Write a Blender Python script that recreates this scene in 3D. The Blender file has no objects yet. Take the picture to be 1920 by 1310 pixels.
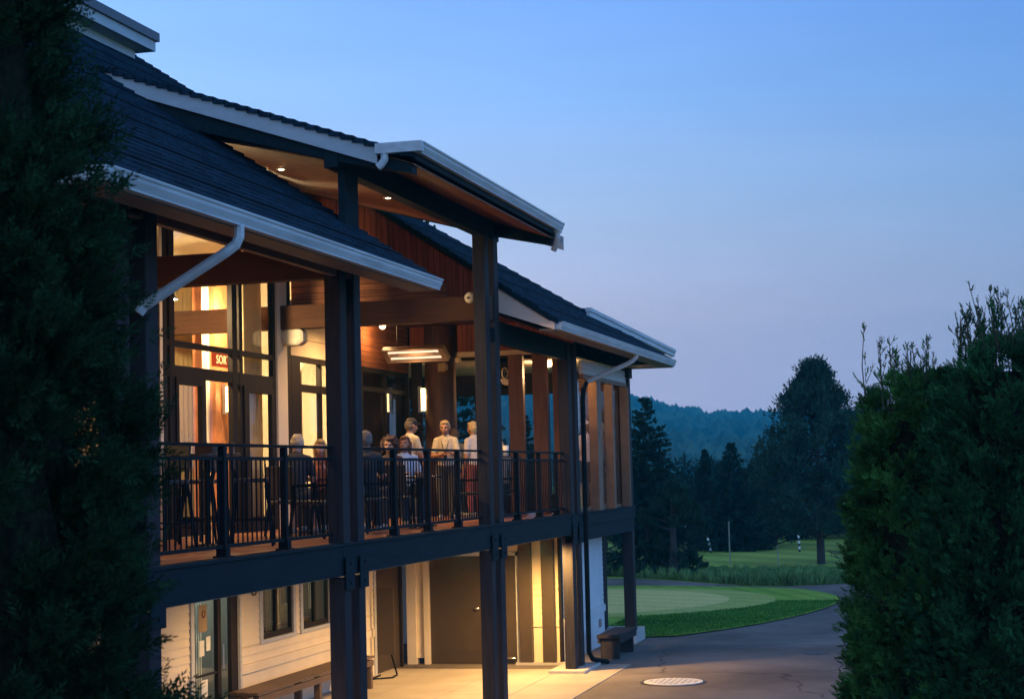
import bpy, bmesh, math, random
import numpy as np
from mathutils import Vector, Matrix
random.seed(7); RNG = np.random.default_rng(7)
sc = bpy.context.scene
C = sc.collection
R = math.radians

# ------------------------------------------------------------------ camera
FPX = 3300.0
def _n(v): return v / np.linalg.norm(v)
_U = _n(np.array([-.0252, 1, -233.6 / FPX]))
_X = np.array([863, -212, -FPX], float); _X = _n(_X); _X = _n(_X - _X.dot(_U) * _U)
_Y = np.cross(_U, _X)
RM = np.array([_X, _Y, _U])
CP = np.array([-14.4327, -7.0131, 0.74])
cam_d = bpy.data.cameras.new('camera'); cam = bpy.data.objects.new('camera', cam_d); C.objects.link(cam)
M = Matrix.Identity(4)
for i in range(3):
    for j in range(3): M[i][j] = RM[i][j]
    M[i][3] = CP[i]
cam.matrix_world = M
cam_d.sensor_width = 36; cam_d.lens = 36 * FPX / 1920; cam_d.clip_end = 6000; cam_d.clip_start = .1
cam_d.dof.use_dof = True; cam_d.dof.focus_distance = 20; cam_d.dof.aperture_fstop = 6
sc.camera = cam

def ray(px, py): return RM @ _n(np.array([px - 960, -(py - 655), -FPX]))
def at(axis, val, px, py):
    d = ray(px, py); return CP + d * (val - CP[axis]) / d[axis]
GZ = -2.83
def G(px, py, z=GZ): p = at(2, z, px, py); return (p[0], p[1])

# ------------------------------------------------------------------ world (dusk sky)
W = bpy.data.worlds.new('World'); sc.world = W; W.use_nodes = True
nt = W.node_tree; nt.nodes.clear(); N = nt.nodes.new; L = nt.links.new
out = N('ShaderNodeOutputWorld'); bg = N('ShaderNodeBackground'); L(bg.outputs[0], out.inputs[0])
tc = N('ShaderNodeTexCoord'); sep = N('ShaderNodeSeparateXYZ'); L(tc.outputs['Generated'], sep.inputs[0])
ramp = N('ShaderNodeValToRGB'); mr = N('ShaderNodeMapRange'); mr.inputs[1].default_value = -.02; mr.inputs[2].default_value = .60
L(sep.outputs['Z'], mr.inputs[0]); L(mr.outputs[0], ramp.inputs[0])
def pos(e): return (math.sin(R(e)) + .02) / .62
els = [(0, (.68, .66, .88)), (2.2, (.72, .69, .92)), (5, (.78, .74, .94)), (8.5, (.54, .70, 1.02)), (12, (.36, .61, 1.12)), (16, (.25, .50, 1.12)), (24, (.20, .36, .74)), (37, (.15, .23, .42))]
cr = ramp.color_ramp
cr.elements[0].position = pos(els[0][0]); cr.elements[0].color = (*els[0][1], 1)
cr.elements[1].position = 1; cr.elements[1].color = (*els[-1][1], 1)
for e, c in els[1:-1]:
    k = cr.elements.new(pos(e)); k.color = (*c, 1)
# brighter and rosier toward the afterglow (left), bluer to the right
dot = N('ShaderNodeVectorMath'); dot.operation = 'DOT_PRODUCT'; L(tc.outputs['Generated'], dot.inputs[0])
lv = RM @ np.array([-1, 0, 0.]); dot.inputs[1].default_value = tuple(lv)
mr2 = N('ShaderNodeMapRange'); mr2.inputs[1].default_value = -.30; mr2.inputs[2].default_value = .30; L(dot.outputs['Value'], mr2.inputs[0])
tint = N('ShaderNodeMix'); tint.data_type = 'RGBA'; L(mr2.outputs[0], tint.inputs['Factor'])
tint.inputs['A'].default_value = (.58, .71, .81, 1); tint.inputs['B'].default_value = (1.42, 1.36, 1.28, 1)
mul = N('ShaderNodeMix'); mul.data_type = 'RGBA'; mul.blend_type = 'MULTIPLY'; mul.inputs['Factor'].default_value = 1
L(ramp.outputs[0], mul.inputs['A']); L(tint.outputs['Result'], mul.inputs['B'])
# the open sky behind the viewer's right shoulder is the brighter, bluer part
dt2 = N('ShaderNodeVectorMath'); dt2.operation = 'DOT_PRODUCT'; L(tc.outputs['Generated'], dt2.inputs[0]); dt2.inputs[1].default_value = (-.35, -.94, 0)
mr4 = N('ShaderNodeMapRange'); mr4.interpolation_type = 'SMOOTHSTEP'; mr4.inputs[1].default_value = -.05; mr4.inputs[2].default_value = .75; L(dt2.outputs['Value'], mr4.inputs[0])
tn2 = N('ShaderNodeMix'); tn2.data_type = 'RGBA'; L(mr4.outputs[0], tn2.inputs['Factor']); tn2.inputs['A'].default_value = (1, 1, 1, 1); tn2.inputs['B'].default_value = (2.0, 2.5, 2.7, 1)
ml2 = N('ShaderNodeMix'); ml2.data_type = 'RGBA'; ml2.blend_type = 'MULTIPLY'; ml2.inputs['Factor'].default_value = 1; ml2.clamp_result = False
L(mul.outputs['Result'], ml2.inputs['A']); L(tn2.outputs['Result'], ml2.inputs['B']); mul = ml2
# thin soft cloud streaks
mp = N('ShaderNodeMapping'); mp.inputs['Scale'].default_value = (3, 3, 26); L(tc.outputs['Generated'], mp.inputs[0])
nz = N('ShaderNodeTexNoise'); nz.inputs['Scale'].default_value = 1.6; nz.inputs['Detail'].default_value = 5; L(mp.outputs[0], nz.inputs[0])
mr3 = N('ShaderNodeMapRange'); mr3.inputs[1].default_value = .35; mr3.inputs[2].default_value = .7; mr3.inputs[3].default_value = .97; mr3.inputs[4].default_value = 1.035; L(nz.outputs[0], mr3.inputs[0])
vm = N('ShaderNodeVectorMath'); vm.operation = 'SCALE'; L(mul.outputs['Result'], vm.inputs[0]); L(mr3.outputs[0], vm.inputs['Scale'])
# physical low-sun sky adds a little of its own glow
sky = N('ShaderNodeTexSky'); sky.sky_type = 'NISHITA'; sky.sun_disc = False; sky.sun_elevation = R(.6)
LVA = math.atan2(-lv[0], -lv[1]); sky.sun_rotation = LVA
sk = N('ShaderNodeVectorMath'); sk.operation = 'SCALE'; sk.inputs['Scale'].default_value = .006; L(sky.outputs[0], sk.inputs[0])
ad = N('ShaderNodeVectorMath'); ad.operation = 'ADD'; L(vm.outputs[0], ad.inputs[0]); L(sk.outputs[0], ad.inputs[1])
L(ad.outputs[0], bg.inputs[0]); bg.inputs[1].default_value = 1.0

sc.view_settings.view_transform = 'Standard'; sc.view_settings.look = 'None'
sc.view_settings.exposure = 0; sc.view_settings.gamma = 1
try:
    sc.cycles.use_denoising = True; sc.cycles.denoiser = 'OPENIMAGEDENOISE'
    sc.cycles.max_bounces = 8; sc.cycles.transparent_max_bounces = 24; sc.cycles.diffuse_bounces = 3
    sc.cycles.sample_clamp_indirect = 3; sc.cycles.caustics_reflective = False; sc.cycles.caustics_refractive = False
    sc.cycles.volume_bounces = 0; sc.cycles.use_light_tree = True
except Exception: pass

# ------------------------------------------------------------------ materials
def mat(name, col, rough=.6, var=.15, scale=6, bump=0, metal=0, stretch=(1, 1, 1), bscale=None, spec=.5):
    m = bpy.data.materials.new(name); m.use_nodes = True; t = m.node_tree; b = t.nodes['Principled BSDF']
    b.inputs['Roughness'].default_value = rough; b.inputs['Metallic'].default_value = metal
    b.inputs['Specular IOR Level'].default_value = spec
    co = t.nodes.new('ShaderNodeTexCoord'); mp = t.nodes.new('ShaderNodeMapping'); mp.inputs['Scale'].default_value = stretch
    t.links.new(co.outputs['Object'], mp.inputs[0])
    nz = t.nodes.new('ShaderNodeTexNoise'); nz.inputs['Scale'].default_value = scale; nz.inputs['Detail'].default_value = 6
    t.links.new(mp.outputs[0], nz.inputs[0])
    mr = t.nodes.new('ShaderNodeMapRange'); mr.inputs[1].default_value = .3; mr.inputs[2].default_value = .7
    mr.inputs[3].default_value = 1 - var; mr.inputs[4].default_value = 1 + var
    t.links.new(nz.outputs[0], mr.inputs[0])
    vm = t.nodes.new('ShaderNodeVectorMath'); vm.operation = 'SCALE'; vm.inputs[0].default_value = col
    t.links.new(mr.outputs[0], vm.inputs['Scale']); t.links.new(vm.outputs[0], b.inputs['Base Color'])
    if bump:
        n2 = t.nodes.new('ShaderNodeTexNoise'); n2.inputs['Scale'].default_value = bscale or scale * 6; n2.inputs['Detail'].default_value = 4
        t.links.new(mp.outputs[0], n2.inputs[0])
        bp = t.nodes.new('ShaderNodeBump'); bp.inputs['Strength'].default_value = bump; bp.inputs['Distance'].default_value = .01
        t.links.new(n2.outputs[0], bp.inputs['Height']); t.links.new(bp.outputs[0], b.inputs['Normal'])
    m['v'] = 1
    return m
def planks(name, col, axis, width=.1, rough=.5, var=.3, gap=.12):
    """wood boards: brick-less plank lines along one object axis (0 x,1 y,2 z are the axis ACROSS the boards)"""
    m = mat(name, col, rough, var, 3, .15, stretch=tuple(8 if i == axis else .6 for i in range(3)), spec=.12)
    t = m.node_tree; b = t.nodes['Principled BSDF']
    co = t.nodes.new('ShaderNodeTexCoord'); sp = t.nodes.new('ShaderNodeSeparateXYZ'); t.links.new(co.outputs['Object'], sp.inputs[0])
    dv = t.nodes.new('ShaderNodeMath'); dv.operation = 'DIVIDE'; dv.inputs[1].default_value = width; t.links.new(sp.outputs[axis], dv.inputs[0])
    fr = t.nodes.new('ShaderNodeMath'); fr.operation = 'FRACT'; t.links.new(dv.outputs[0], fr.inputs[0])
    fl = t.nodes.new('ShaderNodeMath'); fl.operation = 'FLOOR'; t.links.new(dv.outputs[0], fl.inputs[0])
    wn = t.nodes.new('ShaderNodeTexWhiteNoise'); wn.noise_dimensions = '1D'; t.links.new(fl.outputs[0], wn.inputs['W'])
    lt = t.nodes.new('ShaderNodeMath'); lt.operation = 'GREATER_THAN'; lt.inputs[1].default_value = gap; t.links.new(fr.outputs[0], lt.inputs[0])
    m1 = t.nodes.new('ShaderNodeMapRange'); m1.inputs[3].default_value = .35; m1.inputs[4].default_value = 1; t.links.new(lt.outputs[0], m1.inputs[0])
    m2 = t.nodes.new('ShaderNodeMapRange'); m2.inputs[3].default_value = .78; m2.inputs[4].default_value = 1.2; t.links.new(wn.outputs['Value'], m2.inputs[0])
    mm = t.nodes.new('ShaderNodeMath'); mm.operation = 'MULTIPLY'; t.links.new(m1.outputs[0], mm.inputs[0]); t.links.new(m2.outputs[0], mm.inputs[1])
    old = b.inputs['Base Color'].links[0].from_socket
    vm = t.nodes.new('ShaderNodeVectorMath'); vm.operation = 'SCALE'; t.links.new(old, vm.inputs[0]); t.links.new(mm.outputs[0], vm.inputs['Scale'])
    t.links.new(vm.outputs[0], b.inputs['Base Color'])
    return m
def emis(name, col, s):
    m = bpy.data.materials.new(name); m.use_nodes = True; t = m.node_tree; t.nodes.clear()
    e = t.nodes.new('ShaderNodeEmission'); e.inputs[0].default_value = (*col, 1); e.inputs[1].default_value = s
    o = t.nodes.new('ShaderNodeOutputMaterial'); t.links.new(e.outputs[0], o.inputs[0]); return m
def glass(name, tintc=(.95, .97, .96), ior=1.45, rough=0):
    m = bpy.data.materials.new(name); m.use_nodes = True; t = m.node_tree; t.nodes.clear()
    o = t.nodes.new('ShaderNodeOutputMaterial'); mx = t.nodes.new('ShaderNodeMixShader')
    ge = t.nodes.new('ShaderNodeNewGeometry'); dp = t.nodes.new('ShaderNodeVectorMath'); dp.operation = 'DOT_PRODUCT'; t.links.new(ge.outputs['Normal'], dp.inputs[0]); t.links.new(ge.outputs['Incoming'], dp.inputs[1])
    ab = t.nodes.new('ShaderNodeMath'); ab.operation = 'ABSOLUTE'; t.links.new(dp.outputs['Value'], ab.inputs[0])
    om = t.nodes.new('ShaderNodeMath'); om.operation = 'SUBTRACT'; om.inputs[0].default_value = 1; t.links.new(ab.outputs[0], om.inputs[1])
    pw = t.nodes.new('ShaderNodeMath'); pw.operation = 'POWER'; pw.inputs[1].default_value = 5; t.links.new(om.outputs[0], pw.inputs[0])
    r0 = ((ior - 1) / (ior + 1)) ** 2
    fr = t.nodes.new('ShaderNodeMath'); fr.operation = 'MULTIPLY_ADD'; fr.inputs[1].default_value = 1 - r0; fr.inputs[2].default_value = r0; t.links.new(pw.outputs[0], fr.inputs[0])
    tr = t.nodes.new('ShaderNodeBsdfTransparent'); tr.inputs[0].default_value = (*tintc, 1); gl = t.nodes.new('ShaderNodeBsdfGlossy'); gl.inputs['Roughness'].default_value = rough
    t.links.new(fr.outputs[0], mx.inputs[0]); t.links.new(tr.outputs[0], mx.inputs[1]); t.links.new(gl.outputs[0], mx.inputs[2]); t.links.new(mx.outputs[0], o.inputs[0]); return m
def leafmat(name, col, var=.5, scale=2.2, rough=.6, trans=.25):
    m = mat(name, col, .85, var, scale, spec=.06); t = m.node_tree; b = t.nodes['Principled BSDF']
    gi = t.nodes.new('ShaderNodeNewGeometry')
    m2 = t.nodes.new('ShaderNodeMapRange'); m2.inputs[3].default_value = .55; m2.inputs[4].default_value = 1.5; t.links.new(gi.outputs['Random Per Island'], m2.inputs[0])
    old = b.inputs['Base Color'].links[0].from_socket
    vm = t.nodes.new('ShaderNodeVectorMath'); vm.operation = 'SCALE'; t.links.new(old, vm.inputs[0]); t.links.new(m2.outputs[0], vm.inputs['Scale'])
    t.links.new(vm.outputs[0], b.inputs['Base Color'])
    tl = t.nodes.new('ShaderNodeBsdfTranslucent'); t.links.new(vm.outputs[0], tl.inputs[0])
    mx = t.nodes.new('ShaderNodeMixShader'); mx.inputs[0].default_value = trans
    o = t.nodes['Material Output']; t.links.new(b.outputs[0], mx.inputs[1]); t.links.new(tl.outputs[0], mx.inputs[2]); t.links.new(mx.outputs[0], o.inputs[0])
    return m
def curtainmat(name, col, trans=.5):
    m = mat(name, col, .9, .06, 12, spec=.1); t = m.node_tree; b = t.nodes['Principled BSDF']
    tl = t.nodes.new('ShaderNodeBsdfTranslucent'); tl.inputs[0].default_value = (*col, 1)
    mx = t.nodes.new('ShaderNodeMixShader'); mx.inputs[0].default_value = trans
    o = t.nodes['Material Output']; t.links.new(b.outputs[0], mx.inputs[1]); t.links.new(tl.outputs[0], mx.inputs[2]); t.links.new(mx.outputs[0], o.inputs[0])
    return m

timber = mat('dark stained timber', (.032, .028, .030), .65, .22, 3, .25, stretch=(6, 6, .7), spec=.12)
timber_h = mat('dark stained beam timber', (.010, .020, .024), .7, .2, 3, .25, stretch=(.5, 6, 6), spec=.1)
beamwood = mat('brown beam wood', (.085, .036, .018), .65, .2, 3, .2, stretch=(6, .6, 6), spec=.15)
beamwood_x = mat('brown header wood', (.17, .08, .04), .5, .2, 3, .2, stretch=(.6, 6, 6))
white_trim = mat('off white painted trim', (.44, .46, .47), .55, .09, 2, .05, stretch=(.7, 2, 4), spec=.3)
alu = mat('white aluminium gutter', (.52, .53, .53), .5, .16, 2.2, .06, stretch=(.6, 3, 5), spec=.3)
cream_wall = mat('cream painted siding', (.70, .60, .43), .6, .05, 3, .08)
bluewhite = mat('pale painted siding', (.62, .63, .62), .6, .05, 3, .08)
cream_pl = mat('cream plaster', (.74, .64, .47), .7, .05, 2)
darkframe = mat('dark bronze window frame', (.016, .011, .009), .55, .1, 6, spec=.15)
doormat_ = mat('dark brown painted door', (.048, .032, .018), .5, .12, 4, .08)
blackmetal = mat('black powder coated metal', (.007, .008, .010), .6, .1, 8, spec=.1)
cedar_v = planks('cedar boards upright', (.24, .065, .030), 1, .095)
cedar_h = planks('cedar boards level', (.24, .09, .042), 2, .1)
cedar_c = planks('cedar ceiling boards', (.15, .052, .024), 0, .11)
deckmat = planks('red brown deck boards', (.30, .13, .075), 1, .13, .38, .2, .05)
concrete = mat('pale concrete', (.42, .40, .36), .8, .12, 1.3, .25)
pane = glass('window glass')
pane2 = glass('clear glass', (.97, .98, .98), 1.3)
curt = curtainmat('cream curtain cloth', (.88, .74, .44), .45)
silver = mat('brushed metal', (.5, .5, .5), .3, .05, 8, metal=.9)
bulb_m = emis('warm bulb', (1, .62, .26), 40)
bulbsoft = emis('warm lamp glass', (1, .66, .28), 9)
tube_m = emis('heater tube', (1, .66, .42), 1.7)
whitelit = emis('cool shop light', (.75, 1, .82), 2.2)

taupe = mat('taupe fascia paint', (.16, .115, .10), .5, .06, 4)
def shingle_mat():
    m = mat('dark asphalt shingles', (.013, .032, .050), .9, .25, 9, .3, bscale=90, spec=.08)
    t = m.node_tree; b = t.nodes['Principled BSDF']
    co = t.nodes.new('ShaderNodeTexCoord'); br = t.nodes.new('ShaderNodeTexBrick')
    mp = t.nodes.new('ShaderNodeMapping'); t.links.new(co.outputs['Object'], mp.inputs[0])
    mp.inputs['Scale'].default_value = (1, 1.2, 1)
    br.inputs['Scale'].default_value = 1; br.inputs['Brick Width'].default_value = .31; br.inputs['Row Height'].default_value = .145
    br.inputs['Mortar Size'].default_value = .006
    br.inputs['Color1'].default_value = (1.25, 1.25, 1.25, 1); br.inputs['Color2'].default_value = (.7, .7, .7, 1); br.inputs['Mortar'].default_value = (.35, .35, .35, 1)
    t.links.new(mp.outputs[0], br.inputs[0])
    old = b.inputs['Base Color'].links[0].from_socket
    mx = t.nodes.new('ShaderNodeMix'); mx.data_type = 'RGBA'; mx.blend_type = 'MULTIPLY'; mx.inputs['Factor'].default_value = 1
    t.links.new(old, mx.inputs['A']); t.links.new(br.outputs[0], mx.inputs['B']); t.links.new(mx.outputs['Result'], b.inputs['Base Color'])
    return m
shingle = shingle_mat()

# ------------------------------------------------------------------ mesh helpers
class MB:
    def __init__(s): s.v = []; s.f = []
    def add(s, vs, fs):
        o = len(s.v); s.v += [tuple(map(float, p)) for p in vs]; s.f += [tuple(i + o for i in f) for f in fs]; return s
    def box(s, x0, x1, y0, y1, z0, z1):
        x0, x1 = sorted((x0, x1)); y0, y1 = sorted((y0, y1)); z0, z1 = sorted((z0, z1))
        return s.add([(x0, y0, z0), (x1, y0, z0), (x1, y1, z0), (x0, y1, z0), (x0, y0, z1), (x1, y0, z1), (x1, y1, z1), (x0, y1, z1)],
                     [(0, 3, 2, 1), (4, 5, 6, 7), (0, 1, 5, 4), (1, 2, 6, 5), (2, 3, 7, 6), (3, 0, 4, 7)])
    def obox(s, c, ax, ay, az):
        c = np.array(c, float); ax, ay, az = map(lambda a: np.array(a, float), (ax, ay, az))
        vs = [c + sx * ax + sy * ay + sz * az for sz in (-1, 1) for sx, sy in ((-1, -1), (1, -1), (1, 1), (-1, 1))]
        return s.add(vs, [(0, 3, 2, 1), (4, 5, 6, 7), (0, 1, 5, 4), (1, 2, 6, 5), (2, 3, 7, 6), (3, 0, 4, 7)])
    def bar(s, p, q, w, h=None):
        p, q = np.array(p, float), np.array(q, float); d = q - p; Ld = np.linalg.norm(d); d /= Ld
        u = np.array([0, 0, 1.]) if abs(d[2]) < .95 else np.array([1., 0, 0]); a = _n(np.cross(d, u)); b = np.cross(a, d)
        return s.obox((p + q) / 2, d * Ld / 2, a * w / 2, b * (h or w) / 2)
    def prism(s, poly, axis, a, b):
        """poly: 2D points in the two other axes (in order), extruded along axis a..b"""
        def P(p, t):
            return {0: (t, p[0], p[1]), 1: (p[0], t, p[1]), 2: (p[0], p[1], t)}[axis]
        n = len(poly); vs = [P(p, a) for p in poly] + [P(p, b) for p in poly]
        return s.add(vs, [tuple(range(n))[::-1], tuple(range(n, 2 * n))] + [(i, (i + 1) % n, n + (i + 1) % n, n + i) for i in range(n)])
    def tube(s, pts, r, n=8, cap=True):
        pts = [np.array(p, float) for p in pts]; rr = r if hasattr(r, '__len__') else [r] * len(pts)
        o = len(s.v); prev = None
        for i, p in enumerate(pts):
            d = _n(pts[min(i + 1, len(pts) - 1)] - pts[max(i - 1, 0)])
            if prev is None:
                u = np.array([0, 0, 1.]) if abs(d[2]) < .9 else np.array([1., 0, 0]); a = _n(np.cross(d, u))
            else: a = _n(prev - prev.dot(d) * d)
            prev = a; b = np.cross(d, a)
            for k in range(n):
                t = 2 * math.pi * k / n; s.v.append(tuple(p + rr[i] * (math.cos(t) * a + math.sin(t) * b)))
        for i in range(len(pts) - 1):
            for k in range(n):
                s.f.append((o + i * n + k, o + i * n + (k + 1) % n, o + (i + 1) * n + (k + 1) % n, o + (i + 1) * n + k))
        if cap:
            s.f.append(tuple(o + k for k in range(n))[::-1]); s.f.append(tuple(o + (len(pts) - 1) * n + k for k in range(n)))
        return s
    def ball(s, c, r, nu=12, nv=8, rot=None):
        r = r if hasattr(r, '__len__') else (r, r, r); vs = []; fs = []
        for j in range(nv + 1):
            ph = math.pi * j / nv
            for i in range(nu):
                th = 2 * math.pi * i / nu
                p = np.array([r[0] * math.sin(ph) * math.cos(th), r[1] * math.sin(ph) * math.sin(th), r[2] * math.cos(ph)])
                if rot is not None: p = rot @ p
                vs.append(np.array(c) + p)
        for j in range(nv):
            for i in range(nu): fs.append((j * nu + i, (j + 1) * nu + i, (j + 1) * nu + (i + 1) % nu, j * nu + (i + 1) % nu))
        return s.add(vs, fs)
    def lathe(s, c, prof, n=20):
        vs = [(c[0] + r * math.cos(2 * math.pi * k / n), c[1] + r * math.sin(2 * math.pi * k / n), c[2] + z) for r, z in prof for k in range(n)]
        fs = [(i * n + k, i * n + (k + 1) % n, (i + 1) * n + (k + 1) % n, (i + 1) * n + k) for i in range(len(prof) - 1) for k in range(n)]
        fs.append(tuple(range(n))[::-1]); fs.append(tuple((len(prof) - 1) * n + k for k in range(n)))
        return s.add(vs, fs)
    def build(s, name, m, parent=None, smooth=False, bevel=0):
        me = bpy.data.meshes.new(name); me.from_pydata(s.v, [], s.f); me.update()
        ms = m if isinstance(m, (list, tuple)) else [m]
        for q in ms: me.materials.append(q)
        bm = bmesh.new(); bm.from_mesh(me); bmesh.ops.recalc_face_normals(bm, faces=bm.faces); bm.to_mesh(me); bm.free()
        o = bpy.data.objects.new(name, me); C.objects.link(o)
        if smooth:
            for p in me.polygons: p.use_smooth = True
        if bevel:
            b = o.modifiers.new('bevel', 'BEVEL'); b.width = bevel; b.segments = 2; b.limit_method = 'ANGLE'
        if parent: 
            o.parent = parent; o.matrix_parent_inverse = Matrix.Translation(parent.location).inverted() if parent.type == 'EMPTY' and not parent.get('rot') else Matrix.Identity(4)
        return o
def tag(o, label=None, cat=None, group=None, kind=None):
    if label: o['label'] = label
    if cat: o['category'] = cat
    if group: o['group'] = group
    if kind: o['kind'] = kind
    return o
def thing(name, loc, label, cat, group=None, local=False, rz=0):
    """local=True: child meshes are given in the thing's own space (rotated with it)"""
    o = bpy.data.objects.new(name, None); C.objects.link(o); o.location = loc; o.empty_display_size = .2
    if local: o['rot'] = 1; o.rotation_euler.z = rz
    return tag(o, label, cat, group)
def kids(o): return [c for c in bpy.data.objects if c.parent == o]
def copy_tree(o, parent=None):
    c = o.copy(); C.objects.link(c)
    if parent: c.parent = parent
    for ch in kids(o): copy_tree(ch, c)
    return c
def build_local(mb, name, m, parent, **k):
    o = mb.build(name, m, None, **k); o.parent = parent; return o

# ------------------------------------------------------------------ setting: ground, road, lawn
def sheet(name, pts, z, m, kind='structure', sub=False):
    me = bpy.data.meshes.new(name); bm = bmesh.new()
    vs = [bm.verts.new((p[0], p[1], z)) for p in pts]; f = bm.faces.new(vs)
    if f.normal.z < 0: bmesh.ops.reverse_faces(bm, faces=[f])
    bmesh.ops.triangulate(bm, faces=bm.faces[:]); bm.normal_update()
    for f in bm.faces:
        if f.normal.z < 0: f.normal_flip()
    bm.to_mesh(me); bm.free(); me.materials.append(m)
    o = bpy.data.objects.new(name, me); C.objects.link(o); tag(o, kind=kind); return o
def groundmat(name, col, col2, s1, s2, rough=.9, bump=.4):
    m = mat(name, col, rough, .25, s2, bump, spec=.2); t = m.node_tree; b = t.nodes['Principled BSDF']
    co = t.nodes.new('ShaderNodeTexCoord'); nz = t.nodes.new('ShaderNodeTexNoise'); nz.inputs['Scale'].default_value = s1; nz.inputs['Detail'].default_value = 3
    t.links.new(co.outputs['Object'], nz.inputs[0])
    rp = t.nodes.new('ShaderNodeMapRange'); rp.inputs[1].default_value = .4; rp.inputs[2].default_value = .62; t.links.new(nz.outputs[0], rp.inputs[0])
    old = b.inputs['Base Color'].links[0].from_socket
    mx = t.nodes.new('ShaderNodeMix'); mx.data_type = 'RGBA'; t.links.new(rp.outputs[0], mx.inputs['Factor']); t.links.new(old, mx.inputs['A']); mx.inputs['B'].default_value = (*col2, 1)
    t.links.new(mx.outputs['Result'], b.inputs['Base Color']); return m
meadow_m = groundmat('meadow grass', (.23, .36, .05), (.31, .40, .07), .25, 5)
rough_m = groundmat('rough lawn grass', (.16, .32, .022), (.22, .36, .035), .5, 9)
collar_m = groundmat('cut collar grass', (.36, .42, .08), (.40, .45, .10), .4, 12, .8, .1)
green_m = groundmat('putting green grass', (.62, .55, .16), (.66, .58, .18), .3, 12, .8, .05)
asphalt = groundmat('asphalt', (.15, .128, .112), (.18, .158, .14), .35, 40, .75, .5)
def cracks(m):
    t = m.node_tree; b = t.nodes['Principled BSDF']; co = t.nodes.new('ShaderNodeTexCoord'); nz = t.nodes.new('ShaderNodeTexNoise'); nz.inputs['Scale'].default_value = .8; nz.inputs['Detail'].default_value = 6
    vm = t.nodes.new('ShaderNodeVectorMath'); vm.operation = 'MULTIPLY_ADD'; vm.inputs[1].default_value = (1.6, 1.6, 1.6); t.links.new(co.outputs['Object'], nz.inputs[0]); t.links.new(nz.outputs['Color'], vm.inputs[0]); t.links.new(co.outputs['Object'], vm.inputs[2])
    vo = t.nodes.new('ShaderNodeTexVoronoi'); vo.feature = 'DISTANCE_TO_EDGE'; vo.inputs['Scale'].default_value = .23; t.links.new(vm.outputs[0], vo.inputs['Vector'])
    r = t.nodes.new('ShaderNodeMapRange'); r.inputs[1].default_value = .002; r.inputs[2].default_value = .010; r.inputs[3].default_value = .45; t.links.new(vo.outputs['Distance'], r.inputs[0])
    n2 = t.nodes.new('ShaderNodeTexNoise'); n2.inputs['Scale'].default_value = .35; n2.inputs['Detail'].default_value = 8; n2.inputs['Roughness'].default_value = .65; t.links.new(co.outputs['Object'], n2.inputs[0])
    r2 = t.nodes.new('ShaderNodeMapRange'); r2.inputs[1].default_value = .35; r2.inputs[2].default_value = .65; r2.inputs[3].default_value = .72; r2.inputs[4].default_value = 1.22; t.links.new(n2.outputs[0], r2.inputs[0])
    mm = t.nodes.new('ShaderNodeMath'); mm.operation = 'MULTIPLY'; t.links.new(r.outputs[0], mm.inputs[0]); t.links.new(r2.outputs[0], mm.inputs[1])
    old = b.inputs['Base Color'].links[0].from_socket; sv = t.nodes.new('ShaderNodeVectorMath'); sv.operation = 'SCALE'; t.links.new(old, sv.inputs[0]); t.links.new(mm.outputs[0], sv.inputs['Scale']); t.links.new(sv.outputs[0], b.inputs['Base Color'])
cracks(asphalt)
def mow(m, ang, w, amt):
    t = m.node_tree; b = t.nodes['Principled BSDF']; co = t.nodes.new('ShaderNodeTexCoord'); mp = t.nodes.new('ShaderNodeMapping'); mp.inputs['Rotation'].default_value = (0, 0, ang)
    wv = t.nodes.new('ShaderNodeTexWave'); wv.inputs['Scale'].default_value = w; wv.inputs['Distortion'].default_value = 1.2; wv.inputs['Detail'].default_value = 3
    t.links.new(co.outputs['Object'], mp.inputs[0]); t.links.new(mp.outputs[0], wv.inputs[0])
    r2 = t.nodes.new('ShaderNodeMapRange'); r2.inputs[3].default_value = 1 - amt; r2.inputs[4].default_value = 1 + amt; t.links.new(wv.outputs['Fac'], r2.inputs[0])
    old = b.inputs['Base Color'].links[0].from_socket; sv = t.nodes.new('ShaderNodeVectorMath'); sv.operation = 'SCALE'; t.links.new(old, sv.inputs[0]); t.links.new(r2.outputs[0], sv.inputs['Scale']); t.links.new(sv.outputs[0], b.inputs['Base Color'])
mow(green_m, .5, .28, .05); mow(rough_m, 1.2, .5, .12); mow(meadow_m, .9, .12, .18); mow(collar_m, .5, .3, .06)
path_m = groundmat('gravel path', (.30, .30, .30), (.36, .35, .33), .5, 30, .85, .4)

S = 2600
sheet('ground', [(-S, -S), (S, -S), (S, S), (-S, S)], GZ, meadow_m)
road = [G(1195, 1084), G(1290, 1090), G(1400, 1098.5), G(1480, 1098.5), G(1600, 1093), (47, -8), (46, -16), (30, -22), (-30, -24), (-30, 12), (30, 14), (44, 12)]
sheet('road', road, GZ + .004, asphalt)
lawn = [(23.1, .1), (23.2, -.6), (23.9, -1.02), (25.6, -1.93), (28.45, -2.86), (31, -3.35), (32.9, -3.49), (34.4, -3.38), (35.5, -3.09), (37, -2.5), (38.1, -1.7), (38.6, -.6), (39.3, 1.2), (39.9, 3.5), (40, 8), (36, 13), (23.1, 14)]
def smooth_poly(pts, k0, k1, it=2):
    for _ in range(it):
        o = []
        for i, p in enumerate(pts):
            q = pts[(i + 1) % len(pts)]
            if k0 <= i < k1: o += [(p[0] * .75 + q[0] * .25, p[1] * .75 + q[1] * .25), (p[0] * .25 + q[0] * .75, p[1] * .25 + q[1] * .75)]
            else: o.append(p)
        k1 = k1 * 2 - k0; pts = o
    return pts
sheet('lawn', smooth_poly(lawn, 1, 14, 1), GZ + .030, rough_m)
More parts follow.
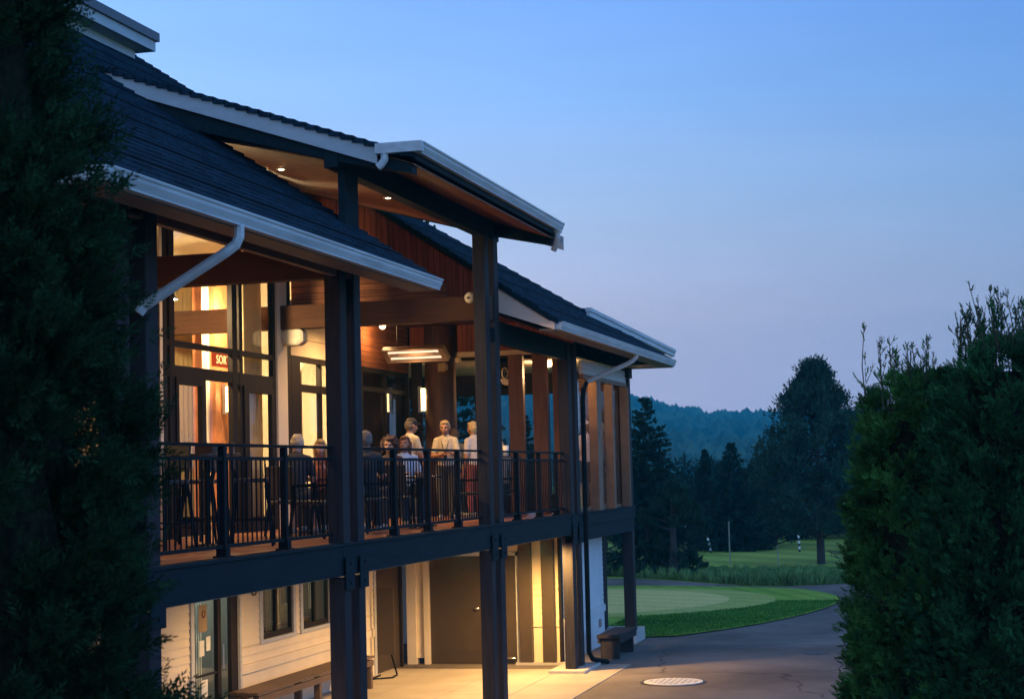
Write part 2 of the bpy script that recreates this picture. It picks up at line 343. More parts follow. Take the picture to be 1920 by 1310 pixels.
def ell(cx, cy, a, b, th, n=64): return [(cx + a * math.cos(t) * math.cos(th) - b * math.sin(t) * math.sin(th), cy + a * math.cos(t) * math.sin(th) + b * math.sin(t) * math.cos(th)) for t in [2 * math.pi * k / n for k in range(n)]]
sheet('lawn_collar', ell(33.2, 4.0, 5.6, 5.75, 0), GZ + .034, collar_m)
sheet('putting_green', ell(33.2, 5.0, 5.0, 5.5, 0), GZ + .038, green_m)
# paved strip below the balcony (scored slabs)
pv = mat('warm concrete paving', (.36, .32, .26), .75, .22, .7, .3)
mb = MB()
for i in range(-4, 16):
    for j in range(0, 4):
        x0 = i * 1.22; y0 = -.75 + j * 1.12
        if x0 + 1.2 > 17.95: continue
        mb.box(x0, x0 + 1.21, y0, y0 + 1.11, GZ - .05, GZ + .016)
mb.box(17.1, 17.94, -.75, .52, GZ - .05, GZ + .0165)
tag(mb.build('pavement', pv), kind='structure')

# ------------------------------------------------------------------ the clubhouse
club = thing('clubhouse', (8, 3, GZ), 'long two storey timber clubhouse with a lit balcony, dark shingle roofs and white gutters', 'building')
COLS = [(-.78, -.55), (-.24, 0), (4.72, 4.95), (5.21, 5.44), (11.1, 11.33), (11.62, 11.88), (16.6, 16.86), (17.12, 17.38)]
ROOF_Z0, ROOF_Y0, SL = 3.10, -.92, .67
def rz(y): return ROOF_Z0 + SL * (y - ROOF_Y0)
for i, (a, b) in enumerate(COLS):
    top = {0: 3.25, 1: 3.25, 2: 3.4, 3: 3.4, 4: 4.66, 5: 4.66, 6: 3.1, 7: 3.1}[i]
    MB().box(a, b, 0, .19, GZ + (.0 if i < 6 else .06), -.40).build('column', timber, club, bevel=.008)
    MB().box(a, b, .0, .19, -.03, top).build('column', timber, club, bevel=.008)
for a, b in ((0, 1), (2, 3), (4, 5), (6, 7)):   # cleats over the column tops and bolts
    x0, x1 = COLS[a][0], COLS[b][1]
    for q in (a, b):
        cl_ = MB().box(COLS[q][0] - .03, COLS[q][1] + .03, -.035, -.022, -.54, -.16).build('cleat', timber_h, club, bevel=.003)
        for zb_ in (-.24, -.46): MB().tube([((COLS[q][0] + COLS[q][1]) / 2, -.036, zb_), ((COLS[q][0] + COLS[q][1]) / 2, -.048, zb_)], .016, 8).build('bolt', blackmetal, cl_)
    MB().box(COLS[a][1] + .001, COLS[b][0] - .001, .09, .17, 2.78, 3.0).build('spacer_block', timber, club)
    if b < 7: 
        mb = MB(); mb.box(x0 - .18, x1 + .18, -.12, .34, GZ, GZ + .05); mb.build('footing', concrete, club, bevel=.01)
MB().box(16.35, 17.75, -.22, .45, GZ, GZ + .07).build('footing', concrete, club, bevel=.012)
MB().box(4.98, 5.44, 0, .09, 3.41, 4.66).build('column', timber_h, club, bevel=.006)
# corner posts
for (y0, y1) in ((0, .22), (.62, .86)):
    MB().box(22.38, 22.62, y0, y1, GZ + .28, -.5).build('column', timber, club, bevel=.008)
MB().box(22.38, 22.62, 0, .22, -.02, 2.8).build('column', timber, club, bevel=.008)
MB().box(21.7, 22.86, -.12, 1.15, GZ, GZ + .28).build('plinth', concrete, club, bevel=.02)
# rim beams
prev = -2.6
for (x0, x1) in ((-2.6, 4.69), (4.70, 11.08), (11.09, 16.59)):
    mb = MB(); mb.box(x0, x1, .004, .12, -.37, -.035); mb.box(x0, x1, -.02, .16, -.033, .0)
    mb.build('rim_beam', timber_h, club, bevel=.004)
mb = MB(); mb.box(16.60, 22.70, -.012, .12, -.25, -.035); mb.box(16.60, 22.68, .006, .13, -.52, -.252); mb.box(16.6, 22.72, -.03, .2, -.033, 0)
mb.build('rim_beam', timber_h, club, bevel=.004)
MB().box(22.58, 22.70, .13, 5.9, -.52, -.04).build('rim_beam', timber_h, club)
# floors
MB().box(-2.6, 18.0, .165, 3.42, -.055, -.02).build('deck_floor', deckmat, club)
mb = MB(); mb.box(-2.6, 22.5, 3.44, 8.9, -.3, -.02); mb.box(18.02, 22.5, .2, 3.43, -.3, -.02); mb.build('floor', mat('dark interior floor', (.10, .06, .04), .35, .2, 3), club)
MB().box(-2.6, 18.0, .17, 3.6, -.40, -.36).build('deck_soffit', mat('cream soffit', (.6, .52, .4), .7, .05, 3), club)
mb = MB()
for x in np.arange(-2.2, 18, .9): mb.box(x, x + .05, .17, 3.6, -.355, -.06)
mb.build('joists', timber, club)

# ---- roofs
def courses(mb, x_of, y0, y1, z_of, step=.145, thick=.022, drop=(.10, .06)):
    y = y0
    k = 0
    while y < y1 - 1e-4:
        yb = min(y + step, y1)
        for x0, x1 in x_of((y + yb) / 2):
            if x1 - x0 < .03: continue
            za, zb = z_of(y), z_of(yb)
            mb.prism([(y, za + thick), (yb + .02, zb + thick * .25), (yb + .02, zb - drop[0]), (y, za - drop[1])], 0, x0, x1)
        y = yb; k += 1
DZ0, DY0, DS = 4.435, -.95, .34           # dormer roof plane
def dz(y): return DZ0 + DS * (y - DY0)
def zc(y): return 4.43 + .28 * y
YJ = (DZ0 - DS * DY0 - ROOF_Z0 + SL * ROOF_Y0) / (SL - DS)   # where both planes meet
YJ = (DZ0 - DS * DY0 - (ROOF_Z0 - SL * ROOF_Y0)) / (SL - DS)
RIDGE = 6.5
def hipx(y): return 22.75 - (y + .92) * 2.06
def xr(y):
    r = []
    if y < YJ:
        r = [(-2.72, 5.62), (11.96, hipx(y))]
    else: r = [(-2.72, 11.75)]
    return r
mb = MB(); courses(mb, xr, ROOF_Y0, RIDGE, rz); main_roof = mb.build('roof', shingle, club)
mb = MB(); courses(mb, lambda y: [(4.665, 12.075)], DY0, YJ + .2, dz, drop=(.055, .028)); dormer = mb.build('roof', shingle, club)
tag(dormer, 'low pitched dormer roof lifted above the balcony')
# back slope
mb = MB(); mb.prism([(RIDGE, rz(RIDGE) - .1), (RIDGE, rz(RIDGE)), (14, rz(RIDGE) - SL * (14 - RIDGE)), (14, rz(RIDGE) - SL * (14 - RIDGE) - .12)], 0, -2.72, 11.75)
mb.build('back_roof', shingle, club)
# hip end plane (falls toward the far end)
ez = rz(ROOF_Y0); yT = 4.3
mb = MB(); a = (hipx(-.92), -.92, rz(-.92) + .0); b = (hipx(yT), yT, rz(yT)); c = (hipx(-.92), yT, rz(-.92)); c2 = (hipx(-.92) , 9.5, rz(-.92)); b2 = (hipx(yT), 9.5, rz(yT))
mb.add([a, b, b2, c2] + [(p[0], p[1], p[2] - .1) for p in (a, b, b2, c2)], [(0, 1, 2, 3), (4, 5, 6, 7), (0, 1, 5, 4), (1, 2, 6, 5), (2, 3, 7, 6), (3, 0, 4, 7)])
mb.build('hip_roof', shingle, club)
# cupola on the ridge
mb = MB(); mb.box(3.5, 10.6, 5.5, 7.4, 6.9, 7.56); cup = mb.build('cupola', white_trim, club)
mb = MB(); mb.box(3.3, 10.82, 5.25, 7.65, 7.56, 7.72); mb.build('cupola_trim', white_trim, cup)
mb = MB(); mb.box(3.27, 10.87, 5.20, 7.7, 7.723, 7.86); mb.build('cupola_cap', mat('dark metal cap', (.06, .07, .085), .4), cup)
# gutters: K profile extruded along X; y outwards negative
def kprof(y, zt, w=.125, h=.118):   # y = outer lip
    return [(y, zt), (y - .0, zt - .018), (y + .012, zt - .022), (y + .014, zt - .05), (y + .05, zt - h), (y + w, zt - h), (y + w, zt), (y + w - .006, zt), (y + w - .006, zt - h + .012), (y + .055, zt - h + .012), (y + .022, zt - .05), (y + .018, zt)]
def gutter(x0, x1, y, zt, parent=club, ends=True):
    h_ = .118; mb = MB(); mb.prism(kprof(y, zt), 0, x0, x1)
    mb.box(x0, x1, y - .006, y + .008, zt - .010, zt + .006); mb.box(x0, x1, y + .040, y + .058, zt - h_ - .004, zt - h_ + .010)
    if ends:
        for x in (x0, x1 - .004): mb.prism([(y, zt), (y + .012, zt - .03), (y + .05, zt - .118), (y + .125, zt - .118), (y + .125, zt)], 0, x - .002, x + .006)
    g = mb.build('gutter', alu, parent)
    x = x0 + .4
    while x < x1: MB().box(x, x + .012, y + .001, y + .124, zt - .004, zt + .003).build('gutter_hanger', silver, g); x += .8
    return g
g1 = gutter(-2.74, 5.62, -.99, 3.075)
g3 = gutter(12.0, 22.80, -.99, 3.07)
g2 = gutter(4.72, 11.98, -1.06, 4.58)
mb = MB(); mb.prism([(-.0, 4.58), (-.0, 4.46), (.0 + .1, 4.46), (.1, 4.58)], 1, -1.06, -.50)
mb.v = [(x + 4.62, y, z) for x, y, z in mb.v]; mb.build('gutter_return', alu, club)
# gutter return on the near end of the main roof
MB().box(-2.86, -2.745, -.985, 2.0, 2.957, 3.07).build('gutter_return', alu, club)
# fascia boards and sloped soffits
def soffit_z(y): return 2.965 + .40 * (y + .60)
for x0, x1 in ((-2.72, 5.55), (12.0, 22.7)):
    mb = MB(); mb.box(x0, x1, -.862, -.84, 2.972, 3.06); mb.build('fascia', taupe, club)
    MB().box(x0, x1, -.862, -.60, 2.945, 2.97).build('soffit', taupe, club)
    yb = .04 if x0 < 0 else 1.2
    mb = MB(); mb.prism([(-.599, 2.95), (-.599, 2.98), (yb, soffit_z(yb) + .03), (yb, soffit_z(yb))], 0, x0, x1)
    mb.build('soffit', cedar_c if x0 > 0 else mat('grey brown soffit', (.10, .07, .055), .6, .1, 4), club)
# box end of the far eave seen from the side (pale panel)
e3 = MB(); e3.prism([(-.86, 2.95), (-.86, 3.06), (-.80, rz(-.8) - .09), (.40, rz(.4) - .09), (.40, soffit_z(.4) + .02)], 0, 11.955, 11.995)
e3.build('eave_panel', mat('beige eave panel', (.80, .56, .42), .6, .04, 4), club)
# header boards under the near eave
MB().box(-2.6, 4.70, .02, .10, 3.08, 3.23).build('header', beamwood_x, club, bevel=.004)
MB().box(5.0, 5.6, .10, .3, 3.05, 3.30).build('header', beamwood_x, club)
MB().box(11.9, 17.5, .03, .17, 2.78, 3.12).build('header', timber_h, club, bevel=.004)
# under-roof lining of the near bay
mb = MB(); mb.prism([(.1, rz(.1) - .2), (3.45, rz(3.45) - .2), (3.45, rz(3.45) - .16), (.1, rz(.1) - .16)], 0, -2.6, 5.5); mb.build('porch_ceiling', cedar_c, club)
# dormer: rake fascia, front beam, rake beams, ceiling
for (x0, x1, y1) in ((4.70, 4.735, YJ + .1), (12.025, 12.06, YJ + .1)):
    ys_ = -.5 if x0 < 6 else -1.02; mb = MB(); mb.prism([(ys_, dz(ys_) - .23), (ys_, dz(ys_) - .02), (y1, dz(y1) - .02), (y1, dz(y1) - .23)], 0, x0, x1); mb.build('rake_fascia', white_trim, club)
MB().box(4.74, 12.0, .005, .17, 4.36, dz(.0) - .07).build('front_beam', timber_h, club, bevel=.006)
for x0, x1 in ((4.76, 4.95), (11.70, 11.9)):
    mb = MB(); mb.prism([(-.9, dz(-.9) - .22), (-.9, dz(-.9) - .125), (3.4, dz(3.4) - .125), (3.4, zc(3.4) - .005), (0, 4.425)], 0, x0, x1); mb.build('rake_beam', timber_h, club)
mb = MB(); mb.prism([(-.93, dz(-.93) - .12), (-.93, dz(-.93) - .10), (0, dz(0) - .10), (0, dz(0) - .12)], 0, 4.74, 12.02)
mb.prism([(.18, zc(.18)), (.18, zc(.18) + .03), (3.47, zc(3.47) + .03), (3.47, zc(3.47))], 0, 4.96, 11.69)
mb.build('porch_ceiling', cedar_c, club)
MB().box(4.74, 11.98, -.955, -.932, 4.385, 4.56).build('fascia', timber_h, club)
# cedar gable wall at the far side of the raised bay
mb = MB(); mb.prism([(.19, 3.40), (.19, rz(.19) - .08), (YJ, rz(YJ) - .08), (YJ, 3.40)], 0, 11.93, 11.99); mb.build('gable_wall', cedar_v, club)
mb = MB(); mb.prism([(.85, 3.44), (.85, 3.72), (1.4, 4.05), (3.45, 4.05), (3.45, 3.44)], 0, 11.90, 11.928); mb.build('gable_boards', cedar_h, club)
for a in (0,):
    mb = MB(); mb.prism([(-.8, rz(-.8) - .10), (-.8, rz(-.8) - .02), (YJ, rz(YJ) - .02), (YJ, rz(YJ) - .10)], 0, 11.93, 11.958); mb.build('rake_edge', timber_h, club)
# cross beams
for x0, x1, y1 in ((-.5, -.28, 7), (4.96, 5.2, 7), (11.35, 11.6, 7)):
    MB().box(x0, x1, .02, y1, 3.10, 3.47).build('beam', beamwood, club, bevel=.006)
# flat ceiling of the far bay
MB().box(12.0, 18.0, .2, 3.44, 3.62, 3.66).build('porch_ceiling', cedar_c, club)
MB().box(18.1, 22.4, .2, 6.4, 2.9, 2.94).build('porch_ceiling', cream_pl, club)
# sloped far eave trim beyond the hip
pa, pb = at(2, 3.9, 1102, 577), at(2, 3.46, 1262.7, 656)
pa, pb = np.array(pa), np.array(pb); d = _n(pb - pa); nrm = _n(np.cross(d, [0, 0, 1]))
mb = MB()
mb.obox((pa + pb) / 2 - np.array([0, 0, .03]), d * np.linalg.norm(pb - pa) / 2, nrm * .06, np.array([0, 0, .035]))
mb.obox((pa + pb) / 2 - np.array([0, 0, .11]), d * np.linalg.norm(pb - pa) / 2 * .995, nrm * .035, np.array([0, 0, .05]))
far_e = mb.build('gutter', alu, club)
mb = MB(); q = -nrm if nrm[1] < 0 else nrm
v = [pa + q * .05 - [0, 0, .01], pb + q * .05 - [0, 0, .01], pb + q * 3.0 + [0, 0, .45], pa + q * 3 + [0, 0, .45]]
mb.add(v + [p - [0, 0, .1] for p in v], [(0, 1, 2, 3), (4, 5, 6, 7), (0, 1, 5, 4), (1, 2, 6, 5), (2, 3, 7, 6), (3, 0, 4, 7)]); mb.build('hip_roof', shingle, club)
MB().box(22.72, 22.95, -.9, 3.0, 2.93, 3.1).build('fascia', white_trim, club)
MB().box(22.3, 22.72, -.03, .3, 2.72, 2.93).build('header', timber_h, club)
# downspouts
def dpipe(pts, m=alu, w=.085):
    mb = MB(); mb.tube(pts, w * .56, 8); return mb.build('downspout', m, club, smooth=False)
dpipe([(-.29, -.92, 2.965), (-.29, -.92, 2.86), (-.30, -.89, 2.79), (-.33, -.80, 2.72), (-.44, -.08, 2.28), (-.46, -.04, 2.22)])
brownalu = mat('beige aluminium pipe', (.50, .42, .36), .4, .05, 5)
dpipe([(18.5, -.91, 2.965), (18.5, -.91, 2.90), (18.46, -.85, 2.83), (18.38, -.74, 2.76), (17.72, -.1, 2.42)], brownalu)
darkpipe = mat('dark aluminium pipe', (.008, .010, .013), .7, .05, 5, spec=.1)
dpipe([(17.72, -.1, 2.42), (17.62, -.07, 2.30), (17.58, -.05, 2.1), (17.52, -.05, GZ + .28), (17.6, -.1, GZ + .14), (18.0, -.3, GZ + .05)], darkpipe)
dpipe([(4.67, -.60, 4.465), (4.67, -.60, 4.39), (4.67, -.56, 4.34), (4.67, -.52, 4.31)])
dpipe([(11.72, -1.0, 4.465), (11.72, -1.0, 4.33), (11.74, -.97, 4.24), (11.77, -.92, 4.15)], brownalu)
MB().box(11.66, 11.82, -1.05, -.94, 4.42, 4.458).build('gutter_outlet', brownalu, club)

# ---- siding helper
def siding(axis, plane, a0, a1, z0, z1, m, step=.115, name='wall', th=.10, sgn=-1):
    """lap boards. axis=1: wall in plane Y=plane facing -Y, runs X a0..a1.  axis=0: plane X facing -X, runs Y a0..a1"""
    prof = []; z = z0
    while z < z1 - 1e-4:
        zt = min(z + step, z1); prof += [(plane + sgn * .020, z), (plane + sgn * .004, zt)]; z = zt
    prof += [(plane - sgn * th, z1), (plane - sgn * th, z0)]
    mb = MB()
    if axis == 1: mb.prism(prof, 0, a0, a1)
    else: mb.prism(prof, 1, a0, a1)
    if axis == 0: pass
    return mb.build(name, m, club)
YL = 3.6
# lower left wall, with door opening 8.33..9.95 and windows
wins = [(10.83, 12.08, -1.66), (12.50, 13.72, -1.655)]
siding(1, YL, -2.6, 8.25, -1.98, -.40, cream_wall); MB().box(-2.6, 8.25, YL, YL + .1, GZ, -1.98).build('wall', cream_wall, club)
segs = [(10.0, 10.72), (12.19, 12.39), (13.83, 16.0)]
for a, b in segs: siding(1, YL, a, b, -1.72, -.40, cream_wall)
siding(1, YL, 10.0, 16.0, -1.98, -1.725, cream_wall, .12)
MB().box(10.0, 16.0, YL - .035, YL + .08, -2.12, -1.985).build('wall_band', cream_wall, club)
MB().box(10.0, 16.0, YL - .008, YL + .09, GZ, -2.125).build('wall', cream_wall, club)
for (x0, x1, zb) in wins:
    mb = MB(); mb.box(x0 - .11, x0, YL - .035, YL + .02, zb - .02, -.41); mb.box(x1, x1 + .11, YL - .035, YL + .02, zb - .02, -.41); mb.box(x0 - .11, x1 + .11, YL - .045, YL + .02, zb - .075, zb - .022)
    w = mb.build('window', white_trim, club)
    mb = MB(); mb.box(x0, x0 + .05, YL, YL + .05, zb, -.41); mb.box(x1 - .05, x1, YL, YL + .05, zb, -.41); mb.box(x0, x1, YL, YL + .052, zb - .01, zb + .06); xm = (x0 + x1) / 2; mb.box(xm - .04, xm + .04, YL + .002, YL + .05, zb, -.41)
    mb.build('frame', darkframe, w)
    MB().box(x0 + .05, x1 - .05, YL + .03, YL + .036, zb + .05, -.41).build('glass_pane', pane, w)
# room behind the lower windows
shop = mat('grey shop wall', (.20, .21, .19), .7, .1, 1)
mb = MB(); mb.box(7.8, 16.0, 6.4, 6.5, GZ, -.4); mb.box(7.7, 7.8, 3.75, 6.5, GZ, -.4); mb.box(16.0, 16.1, 3.72, 6.5, GZ, -.4); mb.build('interior_wall', shop, club)
MB().box(7.8, 16.0, 3.75, 6.4, GZ, GZ + .02).build('interior_floor', concrete, club)
MB().box(7.8, 16, 3.7, 6.4, -.40, -.38).build('interior_ceiling', shop, club)
MB().box(10.1, 10.2, 3.75, 5.2, GZ, -.4).build('interior_wall', shop, club)
# glass entrance door
mb = MB(); mb.box(8.255, 8.36, YL - .04, YL + .1, GZ, -.41); mb.box(9.93, 9.998, YL - .04, YL + .1, GZ, -.41); mb.build('door_trim', white_trim, club)
mb = MB(); mb.box(8.361, 8.46, YL, YL + .06, GZ, -.41); mb.box(9.22, 9.34, YL, YL + .06, GZ, -.41); mb.box(9.70, 9.93, YL, YL + .06, GZ, -.41); mb.box(8.46, 9.22, YL, YL + .06, GZ, GZ + .2); mb.box(8.46, 9.22, YL + .01, YL + .05, -2.0, -1.97)
gd = mb.build('door', darkframe, club); tag(gd, 'glazed entrance door with papers taped inside')
MB().box(8.46, 9.22, YL + .03, YL + .036, GZ + .2, -.41).build('glass_pane', pane2, gd)
MB().box(9.34, 9.70, YL + .03, YL + .036, GZ, -.41).build('glass_pane', pane2, gd)
mb = MB(); mb.tube([(9.30, YL - .05, -1.95), (9.30, YL - .05, -1.6)], .014); mb.build('handle', silver, gd)
# door 1 (dark) then pilaster corner
mb = MB(); mb.box(16.0, 16.12, YL - .03, YL + .1, GZ, -.40); mb.build('door_trim', white_trim, club)
d1 = MB().box(16.12, 17.50, YL + .0, YL + .05, GZ + .01, -.40).build('door', doormat_, club); tag(d1, 'plain dark brown door deep under the balcony')
mb = MB(); mb.ball((16.78, YL - .03, -1.85), (.05, .03, .02)); mb.build('handle', silver, d1)
MB().box(17.50, 17.58, YL - .05, YL + .1, GZ, -.40).build('door_trim', darkframe, club)
XE = 18.0
mb = MB(); mb.box(XE - .1, XE + .1, 3.40, 3.58, GZ, -.40); mb.box(XE - .04, XE + .1, 3.24, 3.41, GZ + .12, -.40); mb.box(XE - .1, XE + .1, 3.14, 3.24, GZ, -.40); mb.build('pilaster', cream_wall, club)
d2 = MB().box(XE, XE + .06, 1.44, 3.13, GZ + .01, -.80).build('door', doormat_, club); tag(d2, 'wide dark brown door facing the camera under the balcony')
mb = MB()
for z in np.arange(-2.6, -.85, .23): mb.box(XE - .004, XE + .001, 1.45, 3.12, z, z + .012)
mb.build('door_groove', doormat_, d2)
mb = MB(); mb.ball((XE - .04, 2.2, -1.78), (.03, .055, .03)); mb.build('handle', silver, d2)
mb = MB(); mb.ball((XE - .05, 1.55, GZ + .12), (.04, .1, .02)); mb.build('kick_plate', silver, d2)
mb = MB(); mb.box(XE - .03, XE + .1, 1.34, 1.43, GZ, -.72); mb.box(XE - .03, XE + .1, 1.34, 3.14, -.79, -.71); mb.build('door_trim', white_trim, club)
siding(0, XE, 1.14, 1.335, -2.0, -.40, cream_wall); siding(0, XE, 1.335, 3.14, -.705, -.40, cream_wall)
siding(0, XE, .60, 1.14, -2.0, -.40, cream_wall); MB().box(XE - .03, XE + .1, .6, 1.335, -2.13, -2.003).build('wall_band', cream_wall, club); MB().box(XE - .006, XE + .1, .6, 1.335, GZ + .05, -2.135).build('wall', cream_wall, club)
for y0, y1 in ((1.10, 1.34), (.66, .90)):
    MB().box(XE - .17, XE - .032, y0, y1, GZ + .05, -.40).build('pilaster', doormat_, club, bevel=.005)
MB().box(XE - .05, XE + .1, .545, .599, GZ + .03, -.4).build('corner_board', darkframe, club)
MB().box(17.8, 18.02, .40, 1.42, GZ, GZ + .05).build('footing', concrete, club)
# right hand wall lit by the sky
siding(1, .56, 18.1, 21.85, -2.0, -.53, bluewhite, .105); MB().box(18.1, 21.87, .515, .6, -2.14, -2.003).build('wall_band', bluewhite, club); MB().box(18.1, 21.84, .54, .64, GZ, -2.143).build('wall', bluewhite, club)
MB().box(21.84, 22.0, .53, .72, GZ, -.53).build('corner_board', timber, club)
MB().box(21.25, 21.36, .50, .54, -2.43, -2.27).build('vent', mat('grey vent', (.2, .2, .2)), club)
MB().box(21.9, 22.0, .73, 6, GZ, -.5).build('wall', bluewhite, club)

# ---- upper glass walls
YG = 3.45
def win(x0, x1, z0, z1, bars, trans, name='window', parts=None, fr=darkframe, gl=pane):
    """glazed wall section in plane Y=YG; bars: list of (x0,x1) mullions, trans: list of (z0,z1)"""
    mb = MB()
    for a, b in bars: mb.box(a, b, YG, YG + .08, z0, z1)
    for a, b in trans: mb.box(x0, x1, YG + .004, YG + .076, a, b)
    w = mb.build(name, fr, club)
    MB().box(x0, x1, YG + .03, YG + .036, z0, z1).build('glass_pane', gl, w)
    return w
win(-2.6, 7.1, -.02, 3.5, [(x, x + .07) for x in (-2.6, -1.3, -.1, 1.1, 2.3, 3.5, 4.7, 5.9, 7.03)], [(-.02, .06), (2.2, 2.27), (2.6, 2.67), (3.44, 3.5)])
MB().box(7.105, 7.19, YG - .02, YG + .1, -.02, 4.5).build('window_jamb', cream_pl, club)
win(7.19, 9.66, -.02, 4.5, [(7.19, 7.36), (7.44, 7.60), (9.54, 9.66)], [(2.18, 2.34), (2.60, 2.68), (4.42, 4.5)])
# patio door leaf 1
mb = MB(); mb.box(7.60, 7.68, YG - .02, YG + .05, 0, 2.18); mb.box(8.42, 8.50, YG - .02, YG + .05, 0, 2.18); mb.box(7.68, 8.42, YG - .02, YG + .05, 0, .2); mb.box(7.68, 8.42, YG - .02, YG + .05, 2.08, 2.18)
dl = mb.build('door', darkframe, club); mb = MB(); mb.tube([(8.46, YG - .06, .9), (8.46, YG - .06, 1.15)], .012); mb.build('handle', silver, dl)
MB().box(8.505, 8.60, YG, YG + .08, 0, 2.18).build('window_jamb', darkframe, club)
win(9.66, 11.2, -.02, 4.5, [(9.66, 9.72), (9.80, 9.92), (11.10, 11.2)], [(2.16, 2.34), (2.60, 2.68), (4.42, 4.5), (-.02, .2)])
MB().box(11.21, 11.62, YG - .03, YG + .12, -.02, 4.5).build('pilaster', cream_pl, club, bevel=.004)
MB().box(11.625, 11.80, YG - .02, YG + .08, -.02, 3.9).build('window_jamb', darkframe, club)
mb = MB(); mb.box(9.92, 10.10, YG - .02, YG + .05, 0, 2.16); mb.box(10.98, 11.09, YG - .02, YG + .05, 0, 2.16); mb.box(10.10, 10.98, YG - .02, YG + .05, 0, .2); mb.box(10.10, 10.98, YG - .02, YG + .05, 2.06, 2.16)
dl = mb.build('door', darkframe, club); mb = MB(); mb.tube([(10.05, YG - .06, .9), (10.05, YG - .06, 1.15)], .012); mb.build('handle', silver, dl)
win(11.80, 13.9, -.02, 2.72, [(11.86, 12.25), (13.15, 13.22), (13.8, 13.9)], [(2.16, 2.28), (2.64, 2.72), (-.02, .15)])
siding(1, YG + .02, 11.8, 13.55, 2.73, 3.62, cream_pl, .28)
MB().box(13.56, 17.9, YG, YG + .1, 2.73, 3.62).build('wall', cedar_h, club)
win(13.9, 17.9, -.02, 2.72, [(13.9, 14.0), (15.2, 15.28), (16.5, 16.6), (17.7, 17.9)], [(2.30, 2.38), (2.64, 2.72), (-.02, .15)], gl=pane)
# wall above the tall windows
MB().box(5.6, 11.9, YG + .0, YG + .1, 4.505, 5.85).build('wall', cedar_v, club)
MB().box(-2.6, 5.6, YG, YG + .1, 3.505, rz(YG) - .17).build('wall', cedar_v, club)
MB().box(-2.70, -2.605, .0, 9, -.4, 3.9).build('wall', cedar_h, club)
mb = MB(); mb.prism([(-.7, 2.96), (-.7, rz(-.7) - .1), (RIDGE, rz(RIDGE) - .1), (RIDGE, 3.9), (0, 3.9), (0, 2.96)], 0, -2.70, -2.61); mb.build('wall', cedar_h, club)
MB().box(-2.70, -2.605, YL, 9, GZ, -.41).build('wall', cream_wall, club)
# glazed end wall of the porch (X = 18)
XW = 18.0
mb = MB()
for a, b in ((3.22, 3.42), (2.02, 2.06), (1.72, 1.78), (.92, .98)): mb.box(XW, XW + .08, a, b, -.02, 3.0)
mb.box(XW + .003, XW + .077, .3, 3.4, .0, .12); mb.box(XW + .003, XW + .077, .3, 3.4, 2.95, 3.0)
ew = mb.build('window', darkframe, club)
MB().box(XW + .03, XW + .036, .3, 3.25, .1, 2.96).build('glass_pane', pane2, ew)
MB().box(XW - .02, XW + .1, .3, 3.42, 3.0, 3.10).build('wall_band', cream_pl, club)
MB().box(XW - .01, XW + .09, .2, 3.44, 3.102, 3.62).build('wall', cedar_v, club)
mb = MB(); mb.tube([(XW - .10, 2.80, -.02), (XW - .10, 2.80, 3.6)], .30, 16); mb.build('timber_column', mat('rust timber column', (.09, .042, .022), .6, .35, 3, .3, stretch=(3, 3, .5)), club, smooth=True)
redpost = mat('red brown post wood', (.17, .075, .04), .6, .2, 3, .2, stretch=(5, 5, .6))
for y0, y1 in ((1.16, 1.44), (.70, .97), (.36, .58)):
    MB().box(XW - .16, XW - .005, y0, y1, -.02, 3.0).build('post', redpost, club, bevel=.005)
bl = MB().box(XW + .10, XW + .12, 1.46, 1.75, 2.37, 2.96).build('blind', blackmetal, club)
# corner room: glazing along Y=.1 and far end
mb = MB()
for a, b in ((19.2, 19.6), (20.72, 20.88)): mb.box(a, b, .02, .19, .0, 2.52)
mb.box(18.07, 22.38, .03, .12, 2.52, 2.60); mb.box(18.07, 22.38, .192, .29, 0, .06); mb.box(22.30, 22.376, .0, .18, .0, 2.52)
fw = mb.build('window', mat('brown window posts', (.22, .11, .055), .55, .2, 3), club)
MB().box(18.07, 22.38, .195, .201, .05, 2.52).build('glass_pane', pane2, fw)
siding(1, .06, 18.07, 22.38, 2.605, 2.86, bluewhite, .085, th=.06)
mb = MB()
for a, b in ((.23, .30), (1.75, 1.85), (3.3, 3.4), (4.9, 5.0), (6.4, 6.5)): mb.box(22.4, 22.5, a, b, 0, 2.9)
mb.box(22.403, 22.497, .2, 6.5, 2.45, 2.9); mb.box(22.403, 22.497, .2, 6.5, 0, .3)
rw = mb.build('window', timber, club); MB().box(22.44, 22.446, .2, 6.5, .3, 2.45).build('glass_pane', pane2, rw)
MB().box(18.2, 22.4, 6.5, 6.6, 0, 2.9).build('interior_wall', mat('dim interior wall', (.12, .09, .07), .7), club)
# interior of the dining rooms
mb = MB(); mb.box(-2.6, 18.0, 8.8, 8.9, 0, 4.6); mb.build('interior_wall', cream_pl, club)
MB().box(-2.6, 18.0, 3.56, 8.8, 4.5, 4.55).build('interior_ceiling', cream_pl, club)
MB().box(15.6, 15.7, 3.6, 8.8, 0, 4.5).build('interior_wall', cream_pl, club)
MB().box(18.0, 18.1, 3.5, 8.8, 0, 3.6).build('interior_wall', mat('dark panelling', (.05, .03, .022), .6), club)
cxa, cxb = at(1, 5.0, 405, 800)[0], at(1, 5.0, 430, 800)[0]
mb = MB(); mb.box(cxa, cxb, 5.0, 5.4, 0, 4.5); mb.build('interior_column', mat('rust interior column', (.36, .13, .05), .6, .35, 3, .2), club)
MB().box(at(1, 5.1, 391, 800)[0], cxa - .01, 5.1, 5.2, 0, 4.5).build('interior_wall', cream_pl, club); MB().box(cxb + .01, cxb + .42, 5.1, 5.2, 0, 4.5).build('interior_wall', cream_pl, club)

